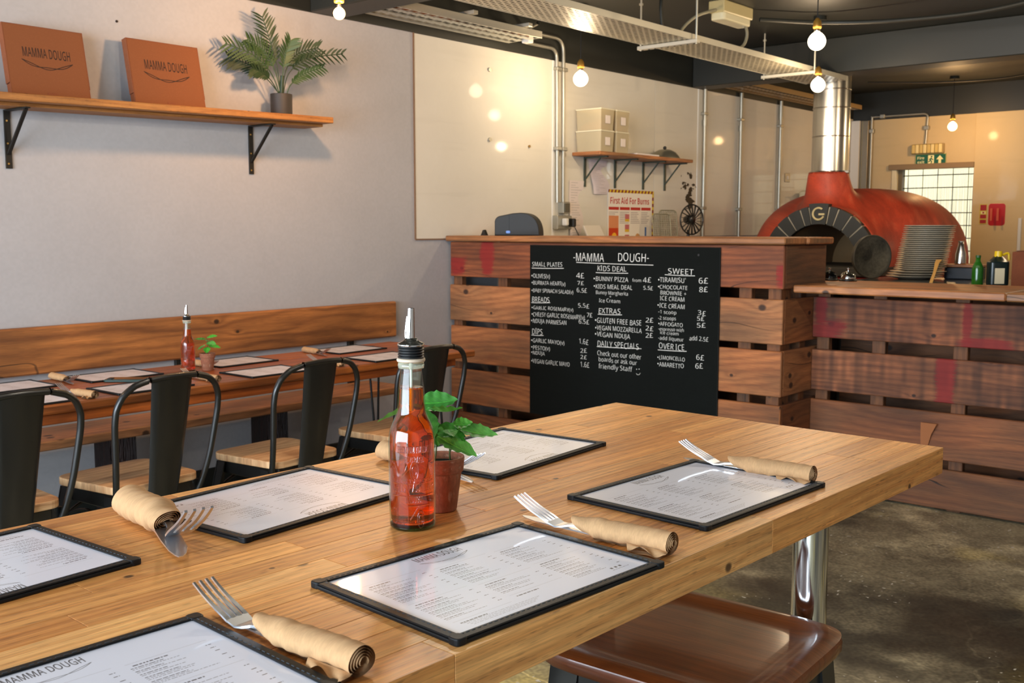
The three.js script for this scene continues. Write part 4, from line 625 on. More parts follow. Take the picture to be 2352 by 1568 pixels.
makeBasil('basil in a terracotta pot beside the bottle on the oak table', -0.975, TY, -0.992, [
  // base x,y,z, yaw (0 = towards viewer, 90 = right), pitch, roll, length, width, tone
  [-0.028, 0.146, 0.0, 88, 14, 42, 0.052, 0.034, 2, 0.22], [-0.016, 0.140, 0.006, 84, 8, -14, 0.048, 0.036, 3, 0.1], [-0.022, 0.138, 0.004, 40, -62, 8, 0.046, 0.036, 2, 0.1],
  [-0.006, 0.112, 0.0, 70, 6, 30, 0.040, 0.030, 2, 0.45], [-0.002, 0.103, 0.010, 62, -6, 18, 0.060, 0.034, 0, 0.30], [0.028, 0.110, -0.002, 82, 4, 26, 0.050, 0.030, 0, 0.25], [0.016, 0.110, 0.006, 60, -16, 10, 0.024, 0.016, 1, 0.3], [0.018, 0.116, -0.004, 90, 20, 30, 0.026, 0.024, 3, 0.3], [0.012, 0.112, 0.008, 20, 10, 0, 0.024, 0.020, 1, 0.4],
  [-0.020, 0.108, 0.012, 150, -20, 0, 0.03, 0.022, 1, 0.2], [-0.030, 0.140, -0.002, -88, 4, 20, 0.052, 0.026, 0, 0.45], [-0.010, 0.120, 0.002, 30, -48, 6, 0.034, 0.026, 2, 0.2], [-0.018, 0.134, -0.008, 160, 20, 10, 0.04, 0.03, 0, 0.2]],
  [[[-0.010, 0.062, 0.004], [-0.014, 0.09, 0.004], [-0.024, 0.145, 0.002]], [[-0.007, 0.062, 0.006], [-0.004, 0.088, 0.007], [-0.006, 0.113, 0.003]], [[0.014, 0.062, 0], [0.014, 0.088, 0.001], [0.022, 0.112, 0]], [[0.014, 0.080, 0.001], [0.019, 0.095, 0.004], [0.016, 0.110, 0.006]]]);
makeBasil('small basil in a pinkish terracotta pot on the wall table', -3.842, 0.75, -2.508, [
  [0.0, 0.118, 0.0, 60, 8, 20, 0.046, 0.036, 0, 0.3], [0.006, 0.108, 0.004, 88, 0, 20, 0.052, 0.034, 1, 0.25], [-0.004, 0.132, 0, -70, 20, 20, 0.046, 0.036, 0, 0.3], [0.0, 0.140, 0, 85, 24, 20, 0.044, 0.034, 1, 0.3], [-0.006, 0.110, 0.004, -40, -10, 10, 0.042, 0.032, 0, 0.3], [0.002, 0.10, 0.006, 10, -18, 0, 0.038, 0.03, 1, 0.3], [0, 0.125, -0.004, 170, 12, 0, 0.042, 0.032, 0, 0.3]],
  [[[0, 0.06, 0], [0.002, 0.10, 0], [0, 0.140, 0]]], 1.0);
{
  const p = thing('phone', 'dark green phone lying between the menus on the wall table', 'phone', [-3.81, 0.75, -2.12], rad(42));
  mesh('case', T(slab(0.165, 0.078, 0.010, 0.012, 0.003), 0, 0.0105, 0), std({ color: '#1d3a34', roughness: 0.35 }), p); mesh('screen', T(slab(0.155, 0.068, 0.0012, 0.009, 0.0004), 0, 0.0118, 0), phy({ color: '#22302c', roughness: 0.08, clearcoat: 1 }), p); mesh('camera_bump', T(slab(0.022, 0.03, 0.002, 0.006, 0.0006), -0.06, 0.0136, 0.012), vinyl, p);
}

// ================================================================ the big shelf
const shY = (z) => 1.894 + (-1.9 - z) * 0.0195;
{
  const s = thing('wall_shelf', 'long pine wall shelf carrying pizza boxes and a palm', 'shelf', [WX, shY(-1.9), -1.9]); s.rotation.x = Math.atan(0.0195);
  mesh('board', box(0.01, 0.24, -0.031, 0, -1.715, 1.5, 2, 0.003, 0.2, 0.11), shelfW, s); mesh('batten', box(0.01, 0.17, -0.046, -0.0315, -1.70, 1.5, 2, 0.002, 0.5, 0.2), shelfW, s);
  const lab = ['black steel shelf bracket below the larger pizza box', 'black steel shelf bracket below the potted palm'];
  [-2.03, -3.262].forEach((z, i) => {
    const y = shY(z) - 0.048, b = thing('shelf_bracket', lab[i], 'bracket', [WX + 0.001, y, z]);
    mesh('wall_bar', box(0, 0.006, -0.245, 0, -0.014, 0.014, 1, 0.001), ironBracket, b); mesh('arm', box(0.002, 0.20, -0.006, 0, -0.012, 0.012, 0, 0.001), ironBracket, b); mesh('strut', sweep([[0.004, -0.185, 0, 0.014, 0.009], [0.185, -0.006, 0, 0.014, 0.009]], [0, 0, 1]), ironBracket, b);
    for (const q of [-0.045, -0.14, -0.225]) mesh('screw', T(new THREE.CylinderGeometry(0.004, 0.004, 0.003, 10), 0.0072, q, 0.003, 0, 0, Math.PI / 2), std({ color: '#b08c4a', roughness: 0.4, metalness: 0.7 }), b);
  });
  const face = (w, h) => canvasTex(512, Math.round(512 * h / w), (x, W, H) => { const r = rng(15); x.fillStyle = '#7c4826'; x.fillRect(0, 0, W, H); for (let i = 0; i < 2600; i++) { x.fillStyle = r() > 0.5 ? 'rgba(190,130,84,0.10)' : 'rgba(90,46,20,0.10)'; x.fillRect(r() * W, r() * H, 2 + 6 * r(), 1 + 2 * r()); } logo(x, W * 0.5, H * 0.45, W * 0.62, '#26160e', 5); });
  const mk = (w, h, z, lab2, lean) => {
    const b = thing('pizza_box', lab2, 'pizza box', [WX + 0.135, shY(z) + 0.003, z], 0, 'cardboard pizza boxes on the shelf'); b.rotation.set(0, Math.PI / 2, 0); const g = new THREE.Group(); const d = 0.042;
    const A = mesh('tray', box(-w / 2 + 0.004, w / 2 - 0.004, 0.004, h - 0.004, -d, -0.004, 0, 0.002), cardboard, b); const B = mesh('lid', box(-w / 2, w / 2, 0.006, h, -0.004, 0, 0, 0.0015), cardboard, b); const F = mesh('printed_face', T(new THREE.PlaneGeometry(w - 0.006, h - 0.012), 0, h / 2 + 0.002, 0.0006), std({ map: face(w, h), roughness: 0.9 }), b);
    const S1 = mesh('lid_flap', box(-w / 2 - 0.002, -w / 2 + 0.002, 0.05, h, -d + 0.006, 0, 1, 0.001), cardboard, b), S2 = mesh('lid_flap', box(w / 2 - 0.002, w / 2 + 0.002, 0.05, h, -d + 0.006, 0, 1, 0.001), cardboard, b), S3 = mesh('front_tab', box(-0.02, 0.02, 0, 0.02, 0.0004, 0.002, 0, 0.0004), cardboard, b);
    for (const o of [A, B, F, S1, S2, S3]) { o.geometry.rotateX(-lean); } return b;
  };
  mk(0.345, 0.305, -2.170, 'larger brown pizza box leaning on the wall above the bracket', rad(12)); mk(0.368, 0.305, -2.735, 'smaller brown pizza box leaning on the wall between box and palm', rad(12));
  // palm
  const zp = -3.365, p = thing('potted_palm', 'small parlour palm in a dark grey cylinder pot on the shelf', 'potted plant', [-4.42, shY(zp) + 0.0005, zp], rad(74));
  mesh('pot', lathe([[0, 0], [0.052, 0], [0.0545, 0.003], [0.0555, 0.106], [0.054, 0.108], [0.050, 0.106], [0.049, 0.095], [0, 0.095]], 40), std({ color: '#2c2724', roughness: 0.6 }), p); mesh('soil', T(new THREE.CylinderGeometry(0.0488, 0.0488, 0.004, 28), 0, 0.097, 0), soil, p);
  const K = 0.00232, q = rng(88); // frond paths in the plane facing the room: [x right, y up] in picture pixels from the pot rim, depth, leaflet length
  const F = [[[[0, 0], [-8, 60], [-20, 110], [-36, 165]], 0.02, 34, 0], [[[-2, 0], [-20, 45], [-52, 78], [-108, 98]], 0.04, 32, 1], [[[-1, 0], [-26, 34], [-60, 62], [-96, 74]], -0.02, 30, 2], [[[1, 0], [2, 50], [6, 90], [14, 118]], 0.05, 30, 1], [[[2, 0], [10, 55], [32, 92], [76, 112]], 0.0, 32, 0], [[[3, 0], [14, 50], [50, 82], [118, 100]], 0.05, 26, 2], [[[8, -8], [16, 22], [40, 48], [80, 68]], 0.03, 20, 1], [[[-3, 0], [-22, 30], [-40, 44], [-62, 50]], 0.06, 24, 0], [[[0, 0], [-12, 50], [-34, 92], [-66, 112]], 0.03, 30, 1]];
  F.forEach(([pts, dz, ll, m]) => {
    const c = new THREE.CatmullRomCurve3(pts.map(([a, b], i) => new THREE.Vector3(a * K * 1.18, 0.10 + b * K, dz * i / 3))), parts = [flat(new THREE.TubeGeometry(c, 20, 0.0028, 5))], n = 13;
    for (let i = 0; i < n; i++) for (const s of [-1, 1]) {
      const u = 0.42 + 0.56 * i / (n - 1), P = c.getPoint(u), tn = c.getTangent(u), sd = new THREE.Vector3(-tn.y, tn.x, 0).normalize().multiplyScalar(s), L = ll * K * (0.55 + 0.6 * Math.sin(Math.PI * clamp((u - 0.36) / 0.72))) * (0.85 + 0.3 * q()), dir = tn.clone().multiplyScalar(0.8).add(sd.multiplyScalar(0.72)).add(new THREE.Vector3(0, 0, (q() - 0.3) * 0.5)).normalize(), sideV = new THREE.Vector3().crossVectors(dir, new THREE.Vector3(0.2, 0.3, 1)).normalize(), e = [];
      for (let k = 0; k <= 4; k++) { const a = k / 4, w = 0.011 * Math.sin(Math.PI * (0.12 + 0.86 * a)) + 0.0008, o = P.clone().addScaledVector(dir, L * a).add(new THREE.Vector3(0, -0.012 * a * a, 0)); e.push([o.clone().addScaledVector(sideV, w / 2), o.clone().addScaledVector(sideV, -w / 2)]); }
      parts.push(flat(surf((U, V) => e[Math.round(V * 4)][Math.round(U)].toArray(), 1, 4)));
    }
    mesh('frond', merge(parts), palmM[m], p);
  });
  mesh('trunk', rod([0, 0.098, 0.0], [0.004, 0.20, 0.012], 0.011, 12), palmM[2], p);
}

// ================================================================ kitchen: small shelf and what hangs on the cladding
{
  const s = thing('kitchen_shelf', 'small wooden shelf on the cladding with storage boxes', 'shelf', [0, 0, 0]);
  mesh('board', box(WX + 0.006, -4.30, 1.862, 1.886, -7.23, -5.98, 2, 0.003, 0.3, 0.4), counterTop, s);
  const gm = std({ color: '#3c463c', roughness: 0.5, metalness: 0.2 });
  [-6.13, -6.51, -6.89, -7.20].forEach((z, i) => { const b = mesh('bracket', merge([box(WX + 0.006, WX + 0.014, 1.65, 1.861, z - 0.012, z + 0.012, 1, 0.001), box(WX + 0.008, -4.34, 1.852, 1.861, z - 0.012, z + 0.012, 0, 0.001), sweep([[WX + 0.012, 1.70, z, 0.01, 0.008], [-4.40, 1.855, z, 0.01, 0.008]], [0, 0, 1])]), gm, s); });
  const clear = phy({ color: '#e6dcc0', roughness: 0.15, transmission: 0.62, thickness: 0 });
  const crate = (z, y, lab, fill) => {
    const t = thing('storage_box', lab, 'storage box', [-4.42, y, z], 0, 'clear plastic boxes on the kitchen shelf'), w = 0.155, d = 0.215, h = 0.148;
    mesh('body', merge([box(-d / 2, d / 2, 0, 0.003, -w / 2 + 0.008, w / 2 - 0.008, 0), ...[-1, 1].map((k) => sweep([[0, 0, k * (w / 2 - 0.008), d - 0.012, 0.003], [0, h - 0.004, k * (w / 2 - 0.001), d, 0.003]], [1, 0, 0])), ...[-1, 1].map((k) => sweep([[k * (d / 2 - 0.006), 0, 0, w - 0.016, 0.003], [k * (d / 2), h - 0.004, 0, w, 0.003]], [0, 0, 1]))]), clear, t);
    mesh('rim', merge([-1, 1].flatMap((k) => [box(-d / 2 - 0.004, d / 2 + 0.004, h - 0.008, h, k * w / 2 - 0.004, k * w / 2 + 0.004, 0, 0.001), box(k * d / 2 - 0.004, k * d / 2 + 0.004, h - 0.008, h, -w / 2, w / 2, 2, 0.001)])), std({ color: '#d8d0b4', roughness: 0.4 }), t);
    mesh('label', box(d / 2 + 0.001, d / 2 + 0.003, 0.045, 0.10, -0.03, 0.025, 2), std({ color: '#d8ccc4', roughness: 0.7 }), t);
    if (fill) mesh('contents', surf((u, v) => { const x = (u - 0.5) * (d - 0.02), zz = (v - 0.5) * (w - 0.03), q = fill * (0.35 + 0.65 * u) * (u < 0.02 || u > 0.98 || v < 0.02 || v > 0.98 ? 0.0 : 1); return [x, 0.005 + q, zz]; }, 16, 10), std({ color: '#d9a860', roughness: 0.9 }), t);
  };
  crate(-6.085, 1.8865, 'clear plastic box with a paper label, lower one at the shelf end', 0); crate(-6.085, 2.0365, 'clear plastic box half full of tan meal, stacked on top at the shelf end', 0.075); crate(-6.275, 1.8865, 'clear plastic box with paper label under the box of yellow pasta', 0.02); crate(-6.275, 2.0365, 'clear plastic box filled with pale yellow pasta, stacked on top', 0.11);
  const lid = thing('pan_lid', 'round domed metal pan lid at the end of the small shelf', 'pan lid', [-4.43, 1.8865, -7.02]); mesh('dome', lathe([[0.118, 0], [0.12, 0.004], [0.11, 0.02], [0.085, 0.05], [0.045, 0.07], [0, 0.076]], 40), std({ color: '#9a9684', roughness: 0.35, metalness: 0.8 }), lid); mesh('knob', T(new THREE.SphereGeometry(0.014, 14, 10), 0, 0.085, 0), blackMetal, lid);
  solo('paper_stack', T(chamfer(0.2, 0.012, 0.30, 0.002), -4.42, 1.893, -6.62), std({ color: '#d8d0cc', roughness: 0.8 }), 'loose stack of white papers lying on the small shelf', 'papers');
  const paper = (name, lab, y0, y1, z0, z1, tone, skew) => { const g = surf((u, v) => [WX + 0.009 + 0.012 * (1 - v) * Math.sin(u * 3 + 1) + 0.004 * Math.sin(v * 7), mix(y0, y1, v), mix(z0, z1, u) + skew * (1 - v)], 10, 10); const t = dataTex(64, 128, (u, v, o) => { const s = (v * 22) % 1 < 0.35 && u > 0.12 && u < 0.3 + 0.6 * hash(Math.floor(v * 22), 3, 9) ? 0.88 : 1; o[0] = tone[0] * s; o[1] = tone[1] * s; o[2] = tone[2] * s; }); solo(name, g, std({ map: t, roughness: 0.8, side: THREE.DoubleSide }), lab, 'paper'); };
  paper('paper_notice', 'curling white paper notice pinned below the small shelf', 1.60, 1.848, -6.17, -6.40, [214, 204, 208], -0.06); paper('paper_notice', 'long white paper list taped beside the wall sockets', 1.30, 1.69, -5.945, -6.12, [218, 206, 200], 0);
  const pt = canvasTex(512, 560, (x, w, h) => {
    x.fillStyle = '#e8e0d2'; x.fillRect(0, 0, w, h); const n = 14; for (let i = 0; i < n * 2; i++) { x.fillStyle = i % 2 ? '#d8b818' : '#7a1c14'; x.beginPath(); const a = i * w / n / 2 * 1.02; x.moveTo(a, 0); x.lineTo(a + 22, 0); x.lineTo(a + 14, 18); x.lineTo(a - 8, 18); x.fill(); x.save(); x.translate(w - 18, 0); x.fillRect(0, i * h / n / 2, 18, h / n / 2); x.restore(); }
    x.fillStyle = '#b01c18'; x.font = 'bold 54px sans-serif'; x.save(); x.translate(20, 86); x.scale(440 / x.measureText('First Aid For Burns').width, 1); x.fillText('First Aid For Burns', 0, 0); x.restore();
    const r = rng(4); for (let row = 0; row < 2; row++) for (let c = 0; c < 4; c++) { const X = 8 + c * 120, Y = 106 + row * 262; x.fillStyle = '#b8261e'; x.fillRect(X, Y, 110, 18); x.fillStyle = '#b4aaa4'; for (let k = 0; k < 7; k++) x.fillRect(X, Y + 30 + k * 11, 50 + 55 * r(), 5); }
    x.fillStyle = '#d48a5c'; x.fillRect(10, 160, 105, 90); x.fillStyle = '#c23c10'; x.fillRect(10, 236, 105, 88); x.fillStyle = '#eab02a'; x.beginPath(); x.arc(70, 290, 26, 0, 7); x.fill(); for (let k = 0; k < 3; k++) { x.fillStyle = '#c06a6a'; x.fillRect(186, 150 + 64 * k, 48, 30); x.fillStyle = '#d8b02a'; x.fillRect(186, 180 + 64 * k, 48, 16); } x.fillStyle = '#c8945c'; x.beginPath(); x.arc(330, 300, 30, 3, 6); x.fill(); x.fillStyle = '#3a6aa8'; x.fillRect(412, 230, 18, 60); x.fillStyle = '#1c2c4c'; x.fillRect(414, 288, 14, 34); x.fillStyle = '#d88018'; x.fillRect(352, 470, 22, 70); x.fillStyle = '#c83020'; x.fillRect(430, 510, 48, 18); x.fillStyle = '#2c4c90'; x.fillRect(430, 530, 48, 18);
  });
  const po = solo('first_aid_poster', new THREE.BoxGeometry(0.003, 0.68, 0.62), [1, 0, 0, 0, 0, 0].map((k) => k ? std({ map: pt, roughness: 0.4 }) : white), 'first aid for burns poster on the cladding under the small shelf', 'poster'); po.position.set(WX + 0.010, 1.30, -6.73);
  const stT = dataTex(128, 256, (u, v, o) => { const n = fbm(u, v, 5, 9, 401, 4), r = Math.hypot((u - 0.5) * 2.1, (v - 0.5) * 2), on = n - 0.30 * r > 0.36; o[0] = 66; o[1] = 54; o[2] = 34; o[3] = 255; if (!on) o[3] = 0; }), stA = dataTex(128, 256, (u, v, o) => { const n = fbm(u, v, 5, 9, 401, 4), r = Math.hypot((u - 0.5) * 2.1, (v - 0.5) * 2); o[0] = o[1] = o[2] = n - 0.30 * r > 0.36 ? 255 : 0; }, false);
  const stain = solo('scorch_stain', T(new THREE.PlaneGeometry(0.26, 0.30), WX + 0.0075, 1.66, -7.58, 0, Math.PI / 2), std({ map: stT, alphaMap: stA, alphaTest: 0.5, roughness: 0.9 }), 'blotchy brown scorch stain on the cladding above the fan', 'stain');
  // steel bench along the wall behind the tall counter
  const kb = thing('steel_bench', 'steel work bench along the cladding behind the tall counter', 'work bench', [0, 0, 0]); mesh('top', box(WX + 0.03, -4.02, 1.19, 1.22, -7.42, -5.4, 2, 0.003), steel, kb); for (const z of [-7.37, -6.5, -5.5]) for (const x of [-4.46, -4.08]) mesh('leg', rod([x, 0, z], [x, 1.19, z], 0.02), galv, kb);
  // fan
  const f = thing('desk_fan', 'round black desk fan with radial grille on the steel bench', 'fan', [-4.36, 1.2205, -7.30], rad(72));
  const ring = []; for (let i = 0; i < 18; i++) { const a = i / 18 * TAU; ring.push(sweep([[0.028 * Math.cos(a), 0.20 + 0.028 * Math.sin(a), 0.03, 0.012, 0.003], [0.115 * Math.cos(a + 0.2), 0.20 + 0.115 * Math.sin(a + 0.2), 0.02, 0.020, 0.003]], [0, 0, 1])); }
  mesh('grille', merge([...ring, T(new THREE.TorusGeometry(0.118, 0.006, 8, 40), 0, 0.20, 0.02)]), blackMetal, f); mesh('hub', T(lathe([[0, 0.012], [0.025, 0.008], [0.032, 0], [0.032, -0.03], [0, -0.03]], 24).rotateX(Math.PI / 2), 0, 0.20, 0.03), blackMetal, f); mesh('motor', T(lathe([[0.035, 0], [0.04, 0.02], [0.03, 0.055], [0, 0.06]], 32).rotateX(-Math.PI / 2), 0, 0.20, 0.005), blackMetal, f); mesh('stand', merge([rod([0, 0, -0.02], [0, 0.12, -0.02], 0.012), T(new THREE.CylinderGeometry(0.06, 0.07, 0.015, 28), 0, 0.0075, -0.01)]), blackMetal, f);
  const rackL = ['taller grey wire cooling rack leaning beside the black fan', 'shorter grey wire cooling rack farther from the black fan'];
  [[-7.06, 0.27, 0], [-6.92, 0.24, 1]].forEach(([z, h, i]) => { const t = thing('wire_rack', rackL[i], 'rack', [-4.40 + 0.03 * i, 1.2205, z], rad(70)), w = 0.085, g = [pipe([[-w, 0.006, 0], [-w, h, -0.03], [w, h, -0.03], [w, 0.006, 0], [-w, 0.006, 0]], 0.005, 0.03, 60, 6)]; for (let k = 1; k < 16; k++) g.push(rod([-w, h * k / 16, -0.03 * k / 16], [w, h * k / 16, -0.03 * k / 16], 0.0022, 5)); for (let k = 1; k < 8; k++) g.push(rod([-w + 2 * w * k / 8, 0.006, 0], [-w + 2 * w * k / 8, h, -0.03], 0.0022, 5)); const o = mesh('wires', merge(g), std({ color: '#8d8872', roughness: 0.45, metalness: 0.5 }), t); });
  solo('folder', uvm(T(chamfer(0.015, 0.16, 0.20, 0.003), -4.42, 1.30, -6.10, 0, 0, 0.5), 2), std({ color: '#cfc8bc', roughness: 0.6 }), 'white paper folder leaning against the cladding beside the poster', 'folder');
  // dark domed till device
  const d = thing('till_printer', 'dark grey domed till device with a blue badge on the tall counter', 'till', [-4.19, 1.3065, -4.98], rad(28));
  const sh = new THREE.Shape(); sh.moveTo(-0.135, 0); sh.lineTo(0.135, 0); sh.bezierCurveTo(0.135, 0.10, 0.08, 0.128, 0.02, 0.128); sh.lineTo(-0.03, 0.124); sh.lineTo(-0.11, 0.108); sh.quadraticCurveTo(-0.137, 0.10, -0.135, 0.07); mesh('shell', flat(new THREE.ExtrudeGeometry(sh, { depth: 0.13, bevelEnabled: true, bevelThickness: 0.008, bevelSize: 0.006, bevelSegments: 3, curveSegments: 12 }).translate(0, 0.006, -0.065)), std({ color: '#1b1f20', roughness: 0.6 }), d);
  mesh('badge', T(slab(0.026, 0.016, 0.003, 0.005, 0.0008).rotateX(Math.PI / 2), -0.055, 0.022, 0.074), std({ color: '#1464c8', roughness: 0.3 }), d); mesh('seam', box(-0.05, -0.046, 0.03, 0.125, 0.0732, 0.0745, 1), vinyl, d);
  const sp = thing('tape_dispenser', 'small dark tape dispenser next to the till device', 'tape dispenser', [-4.40, 1.3065, -4.90]); mesh('wedge', (() => { const s2 = new THREE.Shape(); s2.moveTo(-0.02, 0); s2.lineTo(0.02, 0); s2.lineTo(0.004, 0.03); s2.lineTo(-0.004, 0.03); return flat(new THREE.ExtrudeGeometry(s2, { depth: 0.02, bevelEnabled: true, bevelThickness: 0.002, bevelSize: 0.002 }).translate(0, 0.002, 0)); })(), blackMetal, sp); mesh('blade', box(-0.004, 0.004, 0.032, 0.036, 0, 0.02, 0), steel, sp);
  // wire shelf behind the oven
  const ws = thing('wire_basket', 'wire basket with a green tub on the wall behind the oven', 'basket', [WX + 0.12, 1.60, -9.75]); const g2 = []; for (let k = 0; k < 7; k++) g2.push(rod([0.10, 0, -0.24 + k * 0.08], [0.10, 0.16, -0.24 + k * 0.08], 0.003, 5), rod([-0.10, 0, -0.24 + k * 0.08], [0.10, 0, -0.24 + k * 0.08], 0.003, 5)); g2.push(rod([0.10, 0.16, -0.24], [0.10, 0.16, 0.24], 0.005, 6), rod([-0.10, 0, -0.24], [0.10, 0, -0.24], 0.004, 6), rod([0.10, 0, -0.24], [0.10, 0, 0.24], 0.005, 6), rod([-0.10, 0, 0.24], [0.10, 0, 0.24], 0.004, 6)); mesh('wires', merge(g2), ironBracket, ws); mesh('tub', T(slab(0.16, 0.20, 0.09, 0.03, 0.006), 0, 0.096, -0.08), std({ color: '#1f7a62', roughness: 0.5 }), ws); mesh('cloth', T(slab(0.17, 0.16, 0.10, 0.05, 0.02), 0, 0.11, 0.13), std({ color: '#cfc4a4', roughness: 0.9 }), ws);
  const sw = thing('light_switch', 'small grey switch plate on the cladding above the oven', 'switch', [WX + 0.006, 1.79, -9.37]); mesh('plate', box(0, 0.01, 0, 0.085, -0.05, 0.05, 1, 0.003), tint(galv, '#b8ac94'), sw); mesh('rocker', box(0.01, 0.014, 0.025, 0.06, -0.02, 0.02, 1, 0.002), white, sw);
}

// ================================================================ pizza oven
{
  const t = thing('pizza_oven', 'red domed pizza oven with steel flue and a dark tiled arch', 'oven', [0, 0, 0]);
  const N = 96, mc = new MarchingCubes(N, new THREE.MeshBasicMaterial(), false, false, 400000), C = [-3.50, 1.30, -8.52], S = 1.12; mc.isolation = 0;
  const smin = (a, b, k) => { const h = clamp(0.5 + 0.5 * (b - a) / k); return mix(b, a, h) - k * h * (1 - h); }, smax = (a, b, k) => -smin(-a, -b, k);
  const field = (x, y, z) => {
    let ex = (x + 3.50) / 0.80, ey = (y - 0.98) / 0.70, ez = (z + 8.62) / 0.93, q = Math.hypot(ex, ey, ez), body = (q - 1) * 0.72;
    const e2 = Math.pow(Math.pow(Math.abs(ex), 2.6) + Math.pow(Math.abs(ey), 2.6) + Math.pow(Math.abs(ez), 2.6), 1 / 2.6); body = (e2 - 1) * 0.74;
    const por = Math.max(Math.hypot(x + 3.40, (y - 1.05) * 1.0) - 0.475, Math.abs(z + 8.05) - 0.43);
    const yy = clamp((y - 1.25) / 0.55), nr = mix(0.30, 0.150, Math.pow(yy, 0.7)), neck = Math.max(Math.hypot(x + mix(3.46, 3.51, yy), z + 7.96) - nr, y - 1.79, 1.2 - y);
    let d = smin(smin(body, por, 0.10), neck, 0.10); d = smax(d, 1.0 - y, 0.02);
    const hole = Math.max(Math.hypot(x + 3.40, y - 1.07) - 0.335, -(z + 8.75)); return smax(d, -Math.max(hole, 1.07 - y - 0.02), 0.012);
  };
  for (let k = 0; k < N; k++) for (let j = 0; j < N; j++) for (let i = 0; i < N; i++) mc.field[i + j * N + k * N * N] = -field(C[0] + S * (i - N / 2) / (N / 2), C[1] + S * (j - N / 2) / (N / 2), C[2] + S * (k - N / 2) / (N / 2));
  mc.update(); const cnt = mc.count, pos = new Float32Array(cnt * 3), nor = new Float32Array(cnt * 3), uv = new Float32Array(cnt * 2);
  for (let i = 0; i < cnt; i++) { const P = [0, 1, 2].map((k) => C[k] + S * mc.positionArray[3 * i + k]), e = 0.006, n = [field(P[0] + e, P[1], P[2]) - field(P[0] - e, P[1], P[2]), field(P[0], P[1] + e, P[2]) - field(P[0], P[1] - e, P[2]), field(P[0], P[1], P[2] + e) - field(P[0], P[1], P[2] - e)], L = Math.hypot(...n) || 1; for (let k = 0; k < 3; k++) { pos[3 * i + k] = P[k]; nor[3 * i + k] = n[k] / L; } uv[2 * i] = P[0] * 0.8 - P[2]; uv[2 * i + 1] = P[1] + 0.3 * P[2]; }
  const g = new THREE.BufferGeometry(); g.setAttribute('position', new THREE.BufferAttribute(pos, 3)); g.setAttribute('normal', new THREE.BufferAttribute(nor, 3)); g.setAttribute('uv', new THREE.BufferAttribute(uv, 2));
  const redT = per(dataTex(512, 512, (u, v, o) => { const n = fbm(u, v, 5, 5, 301, 5), m = fbm(u, v, 14, 14, 302, 4), f = vn(u * 200, v * 200, 200, 200, 303), s = 0.86 + 0.5 * (n - 0.5) + 0.28 * (m - 0.5) + 0.08 * (f - 0.5), w = sm(0.6, 0.82, m) * 0.35; o[0] = mix(204, 204, w) * s; o[1] = mix(72, 112, w) * s; o[2] = mix(42, 78, w) * s; }), 1.1);
  mesh('dome', g, phy({ map: redT, roughness: 0.6, clearcoat: 0.12, clearcoatRoughness: 0.35, bumpMap: redT, bumpScale: 0.003 }), t);
  const dk = std({ color: '#23241e', roughness: 0.45 }), jm = std({ color: '#b9ab90', roughness: 0.8 }), zf = -7.60, cx = -3.40, cy = 1.065;
  const arc = (r0, r1, a0, a1, z0, z1) => { const s = new THREE.Shape(); s.absarc(0, 0, r1, a0, a1, false); s.absarc(0, 0, r0, a1, a0, true); return flat(new THREE.ExtrudeGeometry(s, { depth: z1 - z0, bevelEnabled: false, curveSegments: 10 }).translate(cx, cy, z0)); };
  mesh('arch_mortar', arc(0.325, 0.452, 0, Math.PI, zf - 0.03, zf + 0.022), jm, t);
  const cut = [0, 14, 28, 42, 56, 70, 79.5, 100.5, 110, 124, 138, 152, 166, 180];
  for (let i = 0; i + 1 < cut.length; i++) mesh('arch_tile', arc(0.318, i === 6 ? 0.475 : 0.458, rad(cut[i] + 0.9), rad(cut[i + 1] - 0.9), zf - 0.02, zf + (i === 6 ? 0.040 : 0.034)), dk, t);
  const em = mesh('emblem', merge([T(new THREE.TorusGeometry(0.044, 0.008, 8, 30, rad(290)).rotateZ(rad(48)), cx, cy + 0.395, zf + 0.042, 0, 0, 0).translate(0, 0, 0), box(cx + 0.004, cx + 0.05, cy + 0.385, cy + 0.399, zf + 0.038, zf + 0.05, 0)]), std({ color: '#c9b886', roughness: 0.5 }), t);
  em.geometry.translate(-cx, -cy - 0.395, 0).rotateZ(rad(0)).translate(cx, cy + 0.395, 0);
  mesh('lining', surf((u, v) => { const a = u * Math.PI; return [cx - 0.328 * Math.cos(a), cy + 0.328 * Math.sin(a), mix(zf - 0.02, -8.6, v)]; }, 24, 6), std({ color: '#8a6e4e', roughness: 0.9, side: THREE.DoubleSide }), t);
  mesh('back_lining', T(new THREE.CircleGeometry(0.33, 30, 0, Math.PI), cx, cy, -8.6), std({ color: '#a08058', roughness: 0.9 }), t);
  mesh('hearth', box(cx - 0.50, cx + 0.50, 1.0, 1.065, -8.7, zf + 0.20, 0, 0.006), std({ color: '#33302a', roughness: 0.7 }), t);
  mesh('stand_panel', box(-4.20, -2.80, 0.86, 0.998, -9.4, zf + 0.16, 0, 0.01), std({ color: '#b02a1a', roughness: 0.5 }), t);
  mesh('stand_base', box(-4.15, -2.85, 0, 0.858, -9.35, zf + 0.08, 0, 0.01), std({ color: '#2a2a28', roughness: 0.6, metalness: 0.3 }), t);
  const FX = -3.51, FZ = -7.99, flueM = std({ color: '#dcdad2', roughness: 0.24, metalness: 1 });
  [[1.785, 2.06], [2.061, 2.28], [2.281, 2.42], [2.421, 2.759]].forEach(([a, b], i) => mesh('flue_section', merge([T(new THREE.CylinderGeometry(0.141, 0.141, b - a, 56, 1, true), FX, (a + b) / 2, FZ), T(new THREE.TorusGeometry(0.1415, 0.004, 8, 56), FX, a + 0.006, FZ, Math.PI / 2)]), flueM, t));
  mesh('flue_collar', T(lathe([[0.14, 0], [0.152, 0], [0.152, 0.02], [0.14, 0.02]], 48), FX, 1.778, FZ), steel, t);
